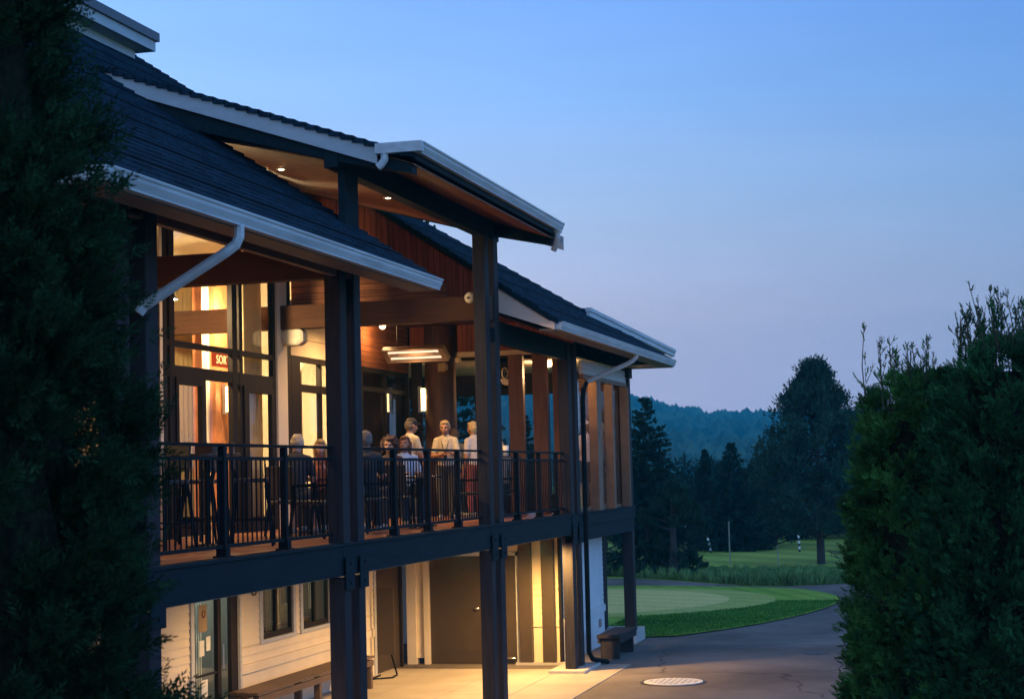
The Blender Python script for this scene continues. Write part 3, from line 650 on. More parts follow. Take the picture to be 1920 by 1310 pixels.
# ------------------------------------------------------------------ curtains
def curtain(x0, x1, y, z0, z1, lab, n=8, m=curt):
    mb = MB(); k = max(24, int((x1 - x0) * 110)); pts = []
    for i in range(k + 1):
        t = i / k; x = x0 + (x1 - x0) * t
        pts.append((x, y + .075 * math.asin(.97 * math.sin(t * n * 2 * math.pi + .8 * math.sin(t * 9))) / 1.3 + .012 * math.sin(t * 53)))
    zs = [z0, (z0 + z1) / 2, z1 - .15, z1]; o = []
    for off in (0, .006):
        for z in zs:
            amp = 1.0
            for p in pts: o.append((p[0], p[1] + off, z))
    w = k + 1; fs = []
    for L_ in range(2):
        b = L_ * len(zs) * w
        for j in range(len(zs) - 1):
            for i in range(k): fs.append((b + j * w + i, b + j * w + i + 1, b + (j + 1) * w + i + 1, b + (j + 1) * w + i))
    T = len(zs) * w
    for i in range(k): fs.append((i, i + 1, T + i + 1, T + i)); fs.append(((len(zs) - 1) * w + i, (len(zs) - 1) * w + i + 1, T + (len(zs) - 1) * w + i + 1, T + (len(zs) - 1) * w + i))
    for j in range(len(zs) - 1):
        for i in (0, k): fs.append((j * w + i, (j + 1) * w + i, T + (j + 1) * w + i, T + j * w + i))
    mb.add(o, fs); c = mb.build('curtain', m, None, smooth=True)
    return tag(c, lab, 'curtain', 'cream curtains behind the balcony glass')
curtain(12.75, 14.35, 6.0, .03, 4.4, 'cream pleated curtain seen through the patio door glass, left of the red exit sign', 11)
curtain(10.35, 11.15, 3.72, .03, 4.1, 'cream pleated curtain hanging beside the pale pilaster, right of the rust column', 6)
curtain(3.6, 4.5, 3.72, .03, 3.3, 'cream curtain behind glass hidden by the dark corner column and the cedar', 6)
curtain(-.4, .6, 3.72, .03, 3.3, 'cream curtain glimpsed as points of light through the blurred cedar', 6)
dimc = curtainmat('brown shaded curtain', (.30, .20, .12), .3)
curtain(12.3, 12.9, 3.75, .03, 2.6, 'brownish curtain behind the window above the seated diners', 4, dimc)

# ------------------------------------------------------------------ lamps
def plight(name, loc, e, col=(1, .56, .22), r=.06, parent=None, spot=None, rot=None, blend=.6):
    d = bpy.data.lights.new(name, 'SPOT' if spot else 'POINT'); d.energy = e; d.color = col; d.shadow_soft_size = r
    if spot: d.spot_size = R(spot); d.spot_blend = blend
    o = bpy.data.objects.new(name, d); C.objects.link(o); o.location = loc
    if rot: o.rotation_euler = rot
    if parent:
        o.parent = parent; o.matrix_parent_inverse = Matrix.Translation(parent.location).inverted()
    return o
def downlight(loc, e, lab, cat='ceiling light', group='round downlights in the porch ceilings', tilt=0, spot=150, col=(1, .56, .22), bulb=bulb_m, s=1.0):
    t = thing('downlight', loc, lab, cat, group)
    x, y, z = loc
    MB().lathe((x, y, z - .02), [(.05 * s, .02), (.075 * s, .02), (.08 * s, 0), (.055 * s, -.004), (.05 * s, .012)], 20).build('trim_ring', white_trim, t, smooth=True)
    MB().ball((x, y, z - .012), (.045 * s, .045 * s, .02 * s), 14, 8).build('bulb', bulb, t, smooth=True)
    plight('lamp_light', (x, y, z - .06), e, col, .05, t, spot)
    return t
def globe(loc, e, lab):
    t = thing('globe_lamp', loc, lab, 'ceiling light'); x, y, z = loc
    MB().ball((x, y, z), .055, 16, 10).build('bulb', bulb_m, t, smooth=True); MB().tube([(x, y, z + .05), (x, y, 3.62)], .012, 8).build('stem', blackmetal, t)
    plight('lamp_light', (x, y, z - .12), e, (1, .56, .22), .06, t); return t
downlight((7.84, .97, zc(.97) - .01), 240, 'added downlight in the raised cedar ceiling, unseen behind the upper dark post')  # extra lamp kept out of sight, lights the glass wall and curtain
downlight((14.0, .9, 3.61), 150, 'added lamp in the flat cedar ceiling, unseen behind the tall middle columns')  # added lamp behind the columns, brightens end-wall posts and standing guests
downlight((7.59, 1.85, zc(1.85) - .01), 50, 'small bright downlight in the cedar ceiling, left one under the raised roof', s=.9)
downlight((8.43, .62, zc(.62) - .01), 50, 'small bright downlight in the cedar ceiling close to the front beam of the raised roof', s=.9)
_g = at(0, 15.4, 717, 611)
globe(tuple(_g), 42, 'glowing round lamp on the flat cedar ceiling above the patio heater')
downlight((12.9, 2.3, 3.61), 300, 'added lamp in the flat cedar ceiling near the crossing beam')  # put in to brighten the cream siding and pilaster
downlight((2.2, 1.9, 4.60), 130, 'round lamp on the slanting porch ceiling hidden behind the near eave')
for i, (x, y, e) in enumerate(((3.0, 2.0, 240), (9.0, 1.8, 300), (13.0, 1.0, 420), (16.2, .5, 900))):
    downlight((x, y, -.405), e, ['round lamp under the balcony at the near end, behind the cedar', 'round lamp under the balcony above the glazed entrance door', 'round lamp under the balcony above the slatted bench', 'round lamp under the balcony above the wide dark door'][i], group='round lamps under the balcony', spot=165, col=(1, .56, .17), bulb=bulbsoft)
def pendant(loc, e, lab, col=(1, .68, .34)):
    t = thing('pendant_lamp', loc, lab, 'pendant lamp', 'pendant lamps in the dining rooms'); x, y, z = loc
    MB().lathe((x, y, z), [(.02, .2), (.06, .18), (.16, .0), (.15, -.0), (.05, .17)], 20).build('lamp_shade', cream_pl, t, smooth=True)
    MB().tube([(x, y, z + .2), (x, y, 4.5)], .006, 6).build('cord', blackmetal, t)
    MB().ball((x, y, z + .06), .05).build('bulb', bulbsoft, t, smooth=True)
    plight('lamp_light', (x, y, z - .02), e, col, .1, t)
    return t
_a = at(0, 12.0, 447, 560)
pendant((12.0, _a[1], 3.7), 1500, 'added pendant lamp, unseen behind the dark window stile left of the right curtain')  # added pendant, screened by the stile, lights the pleated curtain from the front
_a = at(0, 9.0, 313, 560)
pendant((9.0, _a[1], 3.4), 900, 'added pendant lamp at the near end of the dining room, unseen behind the first mullions')  # added pendant, kept out of view, brightens the dining room
pendant((3.0, 6.0, 3.0), 500, 'pale pendant lamp in the near dining room behind the cedar')
t = pendant((15.2, 5.8, 2.6), 14, 'pale pendant lamp in the dim far dining room behind the standing guests')
t = thing('ceiling_lamp', (18.7, .9, 2.86), 'added ceiling lamp in the glazed corner room, placed to warm the window posts', 'ceiling light')
MB().lathe((18.7, .9, 2.84), [(.14, .05), (.15, .02), (.10, -.04), (.02, -.06)], 20).build('lamp_glass', bulbsoft, t, smooth=True)
plight('lamp_light', (18.7, .9, 2.68), 95, (1, .6, .26), .12, t)  # added light, set here to warm the sides of the window posts
# cool shop light downstairs
t = thing('strip_light', (9.2, 5.2, -.5), 'cool white strip light inside the shop behind the glazed door', 'strip light')
MB().box(8.4, 10.0, 5.15, 5.27, -.46, -.40).build('housing', white_trim, t); MB().tube([(8.45, 5.2, -.48), (9.95, 5.2, -.48)], .016).build('tube', whitelit, t)
plight('lamp_light', (9.1, 5.0, -.6), 60, (.9, 1, .86), .15, t)
t = thing('strip_light', (13.0, 5.2, -.5), 'cool white strip light inside the room behind the two lower windows', 'strip light')
MB().box(12.2, 13.8, 5.15, 5.27, -.46, -.40).build('housing', white_trim, t); MB().tube([(12.25, 5.2, -.48), (13.75, 5.2, -.48)], .016).build('tube', whitelit, t)
plight('lamp_light', (13.0, 5.0, -.6), 30, (.9, 1, .9), .15, t)
# wall sconces
def sconce(p, lab, e=18, n=2):
    t = thing('wall_sconce', p, lab, 'wall lamp', 'tall glowing wall sconces'); x, y, z = p
    MB().box(x - .03, x + .03, y - .01, y + .05, z - .26, z + .24).build('back_plate', silver, t)
    mb = MB(); mb.tube([(x, y - .05, z - .22), (x, y - .05, z + .2)], .042, 14); mb.build('lamp_glass', bulbsoft, t, smooth=True)
    plight('lamp_light', (x - .02, y - .12, z + .05), e, (1, .58, .2), .05, t); return t
_s = at(1, 4.9, 427, 747)
sconce((_s[0], 4.94, _s[2]), 'tall glowing sconce on the rust coloured column right of the exit sign')
sconce((17.80, 3.17, 2.22), 'tall glowing sconce at the left of the far timber column, above the capped guest', 10)
# patio heater
t = thing('patio_heater', (15, 2.4, 2.9), 'long grey ceiling patio heater with two glowing tubes', 'heater')
q = [np.array([15 - .12, 2.95, 2.98]), np.array([15 - .12, 1.83, 2.98]), np.array([15 - .0, 1.75, 2.76]), np.array([15 - .0, 2.87, 2.76])]
mid = sum(q) / 4; ax = (q[1] - q[0]) / 2; ay = (q[3] - q[0]) / 2; nz_ = _n(np.cross(ax, ay)); nz_ = nz_ if nz_[0] > 0 else -nz_
mb = MB(); mb.obox(mid + nz_ * .06, ax, ay, nz_ * .04)
for s in (-1, 1): mb.obox(mid + ay * s * .94, ax, ay * .06, nz_ * .05); mb.obox(mid + ax * s * .92, ax * .08, ay, nz_ * .055)
mb.build('housing', mat('warm grey heater case', (.22, .17, .13), .4), t)
for s in (-.45, .45):
    mb = MB(); mb.tube([mid + ay * s - ax * .84 - nz_ * .01, mid + ay * s + ax * .84 - nz_ * .01], .017, 8); mb.build('heating_tube', tube_m, t)
for s in (-.6, .6):
    mb = MB(); mb.tube([mid + ax * s, mid + ax * s + [.05, 0, .75]], .009, 6); mb.build('bracket', blackmetal, t)
plight('lamp_light', tuple(mid - nz_ * .15), 14, (1, .48, .2), .2, t)
# loudspeakers
def speaker(c, r, lab, m, rotv=None):
    t = thing('loudspeaker', c, lab, 'loudspeaker')
    mb = MB(); x, y, z = c; a, b, h = r
    pr = [(-1, .55), (-.72, .95), (.55, 1), (.92, .7), (1, .1), (.85, -.65), (.45, -1), (-.6, -.92), (-1, -.5)]
    mb.prism([(y + p[0] * b, z + p[1] * h) for p in pr], 0, x - a, x + a); mb.build('cabinet', m, t, bevel=.02)
    mb = MB(); mb.prism([(y + p[0] * b * .8, z + p[1] * h * .8) for p in pr], 0, x - a - .012, x - a - .001); mb.build('grille', m, t)
    MB().tube([(x + a, y, z), (x + a + .08, y, z + .02)], .015, 8).build('bracket', blackmetal, t)
    return t
spk = mat('cream plastic', (.66, .58, .44), .5)
speaker((11.48, 3.24, 2.97), (.10, .19, .135), 'rounded cream loudspeaker on the dark jamb under the crossing beam', spk)
speaker((17.7, 2.72, 2.80), (.08, .14, .10), 'dim brown loudspeaker at the end wall, right below the patio heater', mat('brown plastic', (.25, .17, .10), .5))
speaker((17.7, 2.38, 2.92), (.05, .05, .06), 'small pale box speaker beside the dim brown loudspeaker', spk)
t = thing('smoke_detector', (11.28, .30, 3.44), 'round cream alarm disc at the end of the beam by the tall middle column', 'detector')
mb = MB(); mb.ball((11.30, .30, 3.44), (.05, .085, .085), 18, 12); mb.build('casing', spk, t, smooth=True)
mb = MB(); mb.ball((11.245, .31, 3.435), (.012, .022, .018), 10, 6); mb.build('sensor', blackmetal, t, smooth=True)
t = thing('ring_reflection', (17.93, 1.53, 2.66), 'lamp reflection modelled as a slim pale ring on the dark blind of the end wall', 'ring')
mb = MB(); mb.tube([(17.93, 1.53 + .06 * math.cos(a), 2.66 + .10 * math.sin(a)) for a in np.linspace(0, 2 * math.pi, 25)], .011, 6, False); mb.build('ring', cream_pl, t, smooth=True)  # solid pale ring imitating the reflection of a lamp
tag(t, 'lamp reflection modelled as a slim pale ring against the dark blind in the end wall', 'ring')
t.name = 'reflected_ring'
# exit sign
ES = at(1, 4.7, 421, 674)
t = thing('exit_sign', tuple(ES), 'lit red exit sign reading SORTIE inside the dining room', 'exit sign')
x, y, z = ES; 
MB().box(x - .34, x + .40, y + .02, y + .08, z - .12, z + .12).build('case', emis('sign red', (.75, .07, .015), 1.0), t)
cu = bpy.data.curves.new('sortie', 'FONT'); cu.body = 'SORTIE'; cu.size = .20; cu.extrude = .004; cu.align_x = 'LEFT'; cu.space_character = 1.1
to = bpy.data.objects.new('tmp', cu); C.objects.link(to); bpy.context.view_layer.update()
me = bpy.data.meshes.new_from_object(to.evaluated_get(bpy.context.evaluated_depsgraph_get())); bpy.data.objects.remove(to)
me.materials.append(emis('sign letters', (1, .72, .25), 2.2)); lt = bpy.data.objects.new('lettering', me); C.objects.link(lt); lt.parent = t
lt.rotation_euler = (R(90), 0, 0); lt.location = (-.31, .006, -.075)

# ------------------------------------------------------------------ railings
def railing(x0, x1, posts, lab):
    t = thing('railing', (x0, .15, 0), lab, 'railing', 'black metal railings along the balcony')
    MB().box(x0, x1, .11, .19, 1.085, 1.115).build('handrail', blackmetal, t, bevel=.006)
    MB().box(x0, x1, .13, .17, .95, .985).build('middle_rail', blackmetal, t)
    MB().box(x0, x1, .13, .17, .085, .12).build('bottom_rail', blackmetal, t)
    bmsh = None; n = int((x1 - x0) / .118)
    for i in range(1, n):
        x = x0 + (x1 - x0) * i / n
        if any(abs(x - p) < .06 for p in posts): continue
        if bmsh is None:
            b = MB().box(-.007, .007, -.007, .007, 0, .83).build('baluster', blackmetal, None); bmsh = b.data
        else: b = bpy.data.objects.new('baluster', bmsh); C.objects.link(b)
        b.parent = t; b.location = (x - x0, 0, .12)
    for p in posts:
        mb = MB(); mb.box(p - .035, p + .035, .115, .185, -.02, 1.084); mb.box(p - .055, p + .055, .095, .205, -.02, .09); mb.box(p - .08, p + .08, .07, .23, -.02, .012); mb.box(p - .045, p + .045, .105, .195, .09, .12)
        mb.build('railing_post', blackmetal, t, bevel=.006)
railing(-2.5, -.80, [-1.6], 'black metal railing at the near end, hidden behind the cedar and the first column pair')
railing(.01, 4.71, [1.69, 3.30], 'black metal railing of the bay in front of the bar stools')
railing(5.45, 11.09, [7.0, 8.45, 9.9], 'black metal railing of the bay in front of the standing guests')
railing(11.89, 16.59, [13.3, 14.8, 16.1], 'black metal railing of the bay right of the tall middle columns')

# ------------------------------------------------------------------ furniture
chair_m = mat('dark woven chair', (.035, .028, .024), .5, .2, 20)
table_m = mat('dark table top', (.055, .035, .025), .3, .2, 5)
def bar_stool():
    t = thing('bar_stool', (0, 0, 0), '', 'bar stool', 'dark bar stools on the balcony', True)
    build_local(MB().box(-.2, .2, -.2, .2, .72, .77), 'seat', chair_m, t, bevel=.015)
    mb = MB(); mb.add([(-.2, .19, 1.18), (.2, .19, 1.18), (.16, .2, .86), (-.16, .2, .86), (-.2, .22, 1.18), (.2, .22, 1.18), (.16, .23, .86), (-.16, .23, .86)], [(0, 1, 2, 3), (4, 5, 6, 7), (0, 1, 5, 4), (1, 2, 6, 5), (2, 3, 7, 6), (3, 0, 4, 7)])
    build_local(mb, 'backrest', chair_m, t, bevel=.01)
    for sx in (-1, 1):
        for sy in (-1, 1):
            mb = MB(); mb.bar((sx * .24, sy * .24, 0), (sx * .17, sy * .17, .73), .028); 
            if sy > 0: mb.bar((sx * .17, .17, .73), (sx * .15, .21, .9), .026)
            build_local(mb, 'leg', blackmetal, t)
    mb = MB(); 
    for a, b in (((-.21, -.21, .25), (.21, -.21, .25)), ((-.21, .21, .25), (.21, .21, .25)), ((-.21, -.21, .3), (-.21, .21, .3)), ((.21, -.21, .3), (.21, .21, .3))): mb.bar(a, b, .02)
    build_local(mb, 'footrest', blackmetal, t)
    return t
def patio_chair():
    t = thing('patio_chair', (0, 0, 0), '', 'chair', 'dark patio chairs on the balcony', True)
    build_local(MB().box(-.24, .24, -.24, .24, .42, .47), 'seat', chair_m, t, bevel=.02)
    mb = MB(); mb.add([(-.24, .22, .50), (.24, .22, .50), (.22, .32, .92), (-.22, .32, .92), (-.24, .26, .50), (.24, .26, .50), (.22, .35, .92), (-.22, .35, .92)], [(0, 1, 2, 3), (4, 5, 6, 7), (0, 1, 5, 4), (1, 2, 6, 5), (2, 3, 7, 6), (3, 0, 4, 7)])
    build_local(mb, 'backrest', chair_m, t, bevel=.01)
    for sx in (-1, 1):
        mb = MB(); mb.bar((sx * .25, -.2, .66), (sx * .25, .27, .66), .035); build_local(mb, 'armrest', blackmetal, t)
        for sy in (-1, 1):
            mb = MB(); mb.bar((sx * .27, sy * .26, 0), (sx * .24, sy * .2, .43), .03)
            if sy < 0: mb.bar((sx * .24, -.2, .43), (sx * .25, -.19, .65), .028)
            build_local(mb, 'leg', blackmetal, t)
    return t
def table(x, y, h, r, lab, rz_=0):
    t = thing('patio_table', (x, y, 0), lab, 'table', 'dark tables on the balcony')
    if r < .5: MB().lathe((x, y, h - .035), [(r - .02, 0), (r, .008), (r, .03), (r - .01, .035)], 28).build('tabletop', table_m, t)
    else: MB().box(x - r, x + r, y - .42, y + .42, h - .035, h).build('tabletop', table_m, t, bevel=.008)
    mb = MB(); mb.tube([(x, y, .03), (x, y, h - .035)], .035, 12); mb.build('pedestal', blackmetal, t)
    mb = MB(); mb.lathe((x, y, 0), [(.26, 0), (.26, .015), (.05, .04)], 24); mb.build('table_base', blackmetal, t)
    return t
def put(proto, first, x, y, rz_, lab):
    o = proto if first else copy_tree(proto)
    o.location = (x, y, 0); o.rotation_euler.z = rz_; o['label'] = lab; return o
st = bar_stool()
put(st, True, 5.0, 1.95, R(200), 'dark bar stool left of the tall table, back to the railing')
put(st, False, 6.1, 2.35, R(150), 'dark bar stool seen against the lit patio door')
put(st, False, 3.2, 1.5, R(250), 'dark bar stool nearest the first column pair')
put(st, False, 4.3, .95, R(20), 'dark bar stool close to the railing, in front of the tall table')
table(4.2, 1.45, 1.06, .38, 'tall round table with a small dark planter, amid the bar stools')
ch = patio_chair()
put(ch, True, 7.55, 1.75, R(80), 'dark chair of the white haired man in the dark shirt')
put(ch, False, 9.9, 2.2, R(-80), 'dark chair of the blonde woman facing the white haired man')
put(ch, False, 10.0, 1.15, R(100), 'dark chair of the curly haired woman by the railing')
put(ch, False, 11.5, 1.55, R(-60), 'dark chair of the woman in the light blue top')
put(ch, False, 8.2, .92, R(60), 'dark chair of the grey haired guest beside the double column')
put(ch, False, 16.2, 1.25, R(70), 'dark chair of the guest seated low at the far bay')
put(ch, False, 6.5, 1.0, R(170), 'empty dark chair beside the railing between stools and diners')
put(ch, False, 13.0, .85, R(185), 'empty dark chair just behind the railing, right of the tall columns')
table(8.75, 1.9, .75, .6, 'square dark dining table of the white haired man')
table(10.75, 1.0, .75, .36, 'small round table between the curly haired woman and the woman in light blue')
table(15.3, .95, 1.06, .36, 'tall round table in the far bay with a white cup on it')
# planter on the tall table
t = thing('planter', (4.2, 1.45, 1.06), 'small dark square planter standing on the tall table', 'planter')
MB().box(4.10, 4.32, 1.34, 1.56, 1.06, 1.17).build('pot', table_m, t, bevel=.01)
mb = MB(); mb.box(4.12, 4.30, 1.36, 1.54, 1.165, 1.175); mb.build('soil', chair_m, t)
# glasses, cup
def cup(loc, lab, r=.04, h=.14, m=None, nm='paper_cup'):
    t = thing(nm, loc, lab, 'cup'); MB().lathe(loc, [(r * .75, 0), (r, h), (r * .93, h), (r * .7, .01)], 20).build('cup_body', m or white_trim, t, smooth=True)
    MB().lathe((loc[0], loc[1], loc[2] + h), [(r * 1.03, 0), (r * 1.03, .012), (r * .9, .014)], 20).build('rim', m or white_trim, t, smooth=True); return t
litw = mat('white paper', (.85, .82, .74), .5)
pc = at(1, .62, 1010, 848)
cup((15.3, .85, 1.06), 'white paper cup standing on the tall table in the far bay', .055, .17, litw)
cup((8.6, 1.75, .75), 'drinking glass on the dining table before the white haired man', .035, .13, pane2, 'drinking_glass')
cup((8.95, 2.05, .75), 'drinking glass on the dining table before the blonde woman', .035, .13, pane2, 'drinking_glass')
cup((10.72, .95, .75), 'short glass on the small round table by the railing', .035, .10, pane2, 'drinking_glass')
# slatted bench under the balcony
woodb = mat('weathered brown bench wood', (.085, .052, .032), .65, .3, 4, .4, stretch=(.6, 6, 6))
def slat_bench(x0, x1, y0, y1, zt, zb, lab, m, closed=False):
    t = thing('bench', ((x0 + x1) / 2, (y0 + y1) / 2, zb), lab, 'bench')
    mb = MB(); n = 6
    if closed: mb.box(x0, x1, y0, y1, zt - .06, zt)
    else:
        w = (y1 - y0) / n
        for i in range(n): mb.box(x0, x1, y0 + i * w + .008, y0 + (i + 1) * w - .008, zt - .04, zt)
    mb.build('seat', m, t, bevel=.004)
    mb = MB(); mb.box(x0 + .03, x1 - .03, y0 + .01, y0 + .05, zt - .16, zt - .065); mb.box(x0 + .03, x1 - .03, y1 - .05, y1 - .01, zt - .16, zt - .065); mb.build('apron', m, t)
    xs = [x0 + .12, (x0 + x1) / 2, x1 - .12] if not closed else [x0 + .14, x1 - .2]
    for x in xs:
        for y in ((y0 + .07), (y1 - .07)) if not closed else ((y0 + y1) / 2,):
            d_ = .05 if not closed else (y1 - y0) / 2 - .05
            MB().box(x - .05, x + .05, y - d_, y + d_, zb, zt - .062).build('leg', m, t, bevel=.004)
slat_bench(9.15, 14.2, 2.95, 3.42, -2.27, GZ + .016, 'long slatted brown bench against the cream wall under the windows', woodb)
slat_bench(18.75, 20.5, -.40, .06, -2.36, GZ + .012, 'short dark solid bench outside beside the last column pair', timber, True)
# manhole and drain
mh_ = t = thing('manhole_cover', (15.28, -1.98, GZ), 'pale round manhole cover on the asphalt', 'manhole cover')
MB().lathe((15.28, -1.98, GZ + .004), [(.50, 0), (.50, .018), (.46, .022), (.0, .022)], 48).build('lid', mat('pale painted iron', (.62, .62, .60), .6, .1, 14, .3), t)
MB().lathe((15.28, -1.98, GZ + .003), [(.56, 0), (.56, .008), (.505, .008)], 48).build('frame', mat('dark iron', (.03, .03, .03), .6), t)
for i_ in range(-4, 5):
    for j_ in range(-4, 5):
        if i_ * i_ + j_ * j_ < 18: MB_ = (mbm := globals().get('mbm') or MB()).box(15.28 + i_ * .095 - .028, 15.28 + i_ * .095 + .028, -1.98 + j_ * .095 - .028, -1.98 + j_ * .095 + .028, GZ + .0262, GZ + .031)
mbm.build('cast_pattern', mat('worn cast iron', (.5, .5, .48), .7, .2, 20), mh_)
t = thing('drain_grate', (19.9, -4.1, GZ), 'flat dark drain in the road near the right cedars', 'drain')
dx = G(1530, 1225); MB().lathe((dx[0], dx[1], GZ + .0045), [(.24, 0), (.24, .006), (.0, .006)], 24).build('grate', mat('dark iron', (.04, .04, .045), .6), t)
# hose reel ring on wall, paper notices, A-frame foot
t = thing('hose_hook', (10.48, YL, -.96), 'round dark hoop on the cream siding just below the balcony beam', 'hoop')
mb = MB(); mb.tube([(10.48 + .12 * math.cos(a), YL - .04, -.86 + .12 * math.sin(a)) for a in np.linspace(0, 2 * math.pi, 25)], .012, 6, False); mb.build('hoop', darkframe, t, smooth=True)
t = thing('door_notice', (8.82, 3.66, -1.2), 'brown paper notice with a small dark emblem taped inside the entrance door', 'notice')
MB().box(8.70, 8.98, 3.655, 3.659, -1.38, -1.0).build('sheet', mat('kraft paper', (.36, .24, .13), .8), t)
mb = MB(); mb.tube([(8.86 + .045 * math.cos(a), 3.652, -1.12 + .06 * math.sin(a)) for a in np.linspace(2.4, 7.0, 16)], .010, 6); mb.build('emblem', mat('dark red ink', (.12, .02, .02), .8), t)
for i, (dx_, dz_, w_, h_) in enumerate(((8.72, -1.72, .16, .22), (8.95, -1.66, .14, .2), (8.78, -2.32, .2, .26))):
    o = MB().box(dx_, dx_ + w_, 3.655, 3.658, dz_, dz_ + h_).build('paper_note', litw, None)
    tag(o, ['white paper note inside the door below the brown notice', 'white paper note near the right edge of the entrance door', 'white paper note low on the entrance door'][i], 'notice', 'white papers on the entrance door')
t = thing('side_table', (8.9, 4.1, GZ), 'small green grey side table inside the entrance door', 'table')
MB().box(8.6, 9.15, 3.9, 4.3, -2.36, -2.32).build('tabletop', mat('green grey paint', (.16, .2, .13), .5), t)
for sx in (8.63, 9.12):
    for sy in (3.93, 4.27): MB().box(sx - .02, sx + .02, sy - .02, sy + .02, GZ + .02, -2.36).build('leg', mat('green grey paint', (.16, .2, .13), .5), t)
t = thing('sign_stand', (15.6, 3.3, GZ), 'black metal foot of a folding sign beside the brown door', 'sign stand')
p = [(15.30, 3.42, GZ + .03), (15.55, 3.10, GZ + .03), (16.5, 3.42, GZ + .35), (16.1, 3.5, GZ + .03)]
mb = MB(); mb.bar(p[0], p[1], .025); mb.bar(p[1], (16.0, 3.16, GZ + .03), .025); mb.bar((16.0, 3.16, GZ + .03), (15.92, 3.24, GZ + .42), .025); mb.bar(p[0], (15.92, 3.45, GZ + .03), .025); mb.build('foot_frame', blackmetal, t)
MB().box(15.86, 15.90, 3.16, 3.48, GZ + .4, GZ + 1.6).build('board', doormat_, t)
# pale blinds inside the lower glazing
pb_ = curtainmat('white blind slats', (.75, .78, .70), .5)
for k_, (xa_, xb_, za_, lab_) in enumerate(((8.72, 9.02, -2.5, 'white vertical blind inside the entrance door'), (11.36, 11.62, -1.6, 'white vertical blind in the middle of the left lower window'), (11.78, 12.02, -1.6, 'white vertical blind at the right edge of the left lower window'), (13.2, 13.5, -1.4, 'grey white vertical blind in the right lower window'))):
    mb = MB(); n_s = 4; w_ = (xb_ - xa_) / n_s
    for q in range(n_s): mb.add([(xa_ + q * w_, 3.74, za_), (xa_ + (q + .92) * w_, 3.76, za_), (xa_ + (q + .92) * w_, 3.76, -.42), (xa_ + q * w_, 3.74, -.42), (xa_ + q * w_, 3.744, za_), (xa_ + (q + .92) * w_, 3.764, za_), (xa_ + (q + .92) * w_, 3.764, -.42), (xa_ + q * w_, 3.744, -.42)], [(0, 1, 2, 3), (4, 5, 6, 7), (0, 1, 5, 4), (1, 2, 6, 5), (2, 3, 7, 6), (3, 0, 4, 7)])
    mb.box(xa_, xb_, 3.73, 3.77, -.43, -.405)
    tag(mb.build('window_blind', pb_), lab_, 'blind', 'white blinds behind the lower glazing')
# stuff in the lower windows
def carton(x, y, z, s, lab):
    t = thing('carton', (x, y, z), lab, 'box'); MB().box(x - s, x + s, y - s * .7, y + s * .7, z, z + s * 1.6).build('carton_body', mat('tan board', (.42, .33, .2), .8), t); MB().box(x - s * .9, x + s * .9, y - s * .1, y + s * .1, z + s * 1.6 + .001, z + s * 1.6 + .004).build('tape', litw, t)
    return t
t = thing('shelf', (12.6, 4.1, GZ), 'low dark shelf standing inside the two lower windows', 'shelf')
MB().box(10.9, 13.9, 3.95, 4.35, -1.62, -1.58).build('shelf_board', table_m, t)
for x in (10.95, 12.4, 13.85): MB().box(x - .02, x + .02, 3.97, 4.33, GZ + .02, -1.621).build('upright', table_m, t)
carton(13.35, 4.12, -1.58, .16, 'tan carton on the shelf inside the right lower window')
carton(11.2, 4.12, -1.58, .12, 'tan carton on the shelf inside the left lower window')

# ------------------------------------------------------------------ people
def vox(mb, name, m, parent, voxel=.012, extra=None, smoothit=2):
    me = bpy.data.meshes.new(name); me.from_pydata(mb.v, [], mb.f); me.update()
    o = bpy.data.objects.new('tmp', me); C.objects.link(o)
    r = o.modifiers.new('r', 'REMESH'); r.mode = 'VOXEL'; r.voxel_size = voxel; r.use_smooth_shade = True
    s = o.modifiers.new('s', 'SMOOTH'); s.factor = .6; s.iterations = smoothit
    bpy.context.view_layer.update()
    m2 = bpy.data.meshes.new_from_object(o.evaluated_get(bpy.context.evaluated_depsgraph_get())); bpy.data.objects.remove(o)
    if extra:
        bm = bmesh.new(); bm.from_mesh(m2); t_ = bpy.data.meshes.new('x'); t_.from_pydata(extra.v, [], extra.f); bm.from_mesh(t_); bm.to_mesh(m2); bm.free()
    m2.name = name; m2.materials.clear(); m2.materials.append(m)
    for p in m2.polygons: p.use_smooth = True
    q = bpy.data.objects.new(name, m2); C.objects.link(q); q.parent = parent
    return q
def cap(mb, p, q, ra, rb, n=12):
    p, q = np.array(p, float), np.array(q, float); d = q - p; Ld = np.linalg.norm(d); d = d / Ld if Ld > 1e-6 else np.array([0, 0, 1.])
    pts, rs = [], []
    for a in np.linspace(-90, 0, 5): pts.append(p + d * ra * math.sin(R(a))); rs.append(max(ra * math.cos(R(a)), 1e-3))
    for a in np.linspace(0, 90, 5)[0:]: pts.append(q + d * (rb * math.sin(R(a)) + 1e-4)); rs.append(max(rb * math.cos(R(a)), 1e-3))
    mb.tube(pts, rs, n)
def rotz(a): c, s = math.cos(a), math.sin(a); return np.array([[c, -s, 0], [s, c, 0], [0, 0, 1.]])
def roty(a): c, s = math.cos(a), math.sin(a); return np.array([[c, 0, s], [0, 1, 0], [-s, 0, c]])
skin_m = mat('skin', (.40, .20, .12), .5, .08, 20)
skin_p = mat('pale pink skin', (.46, .25, .18), .5, .08, 20)
HAIR = {}
def cloth(name, col, var=.1): return mat(name, col, .85, var, 14, .1)
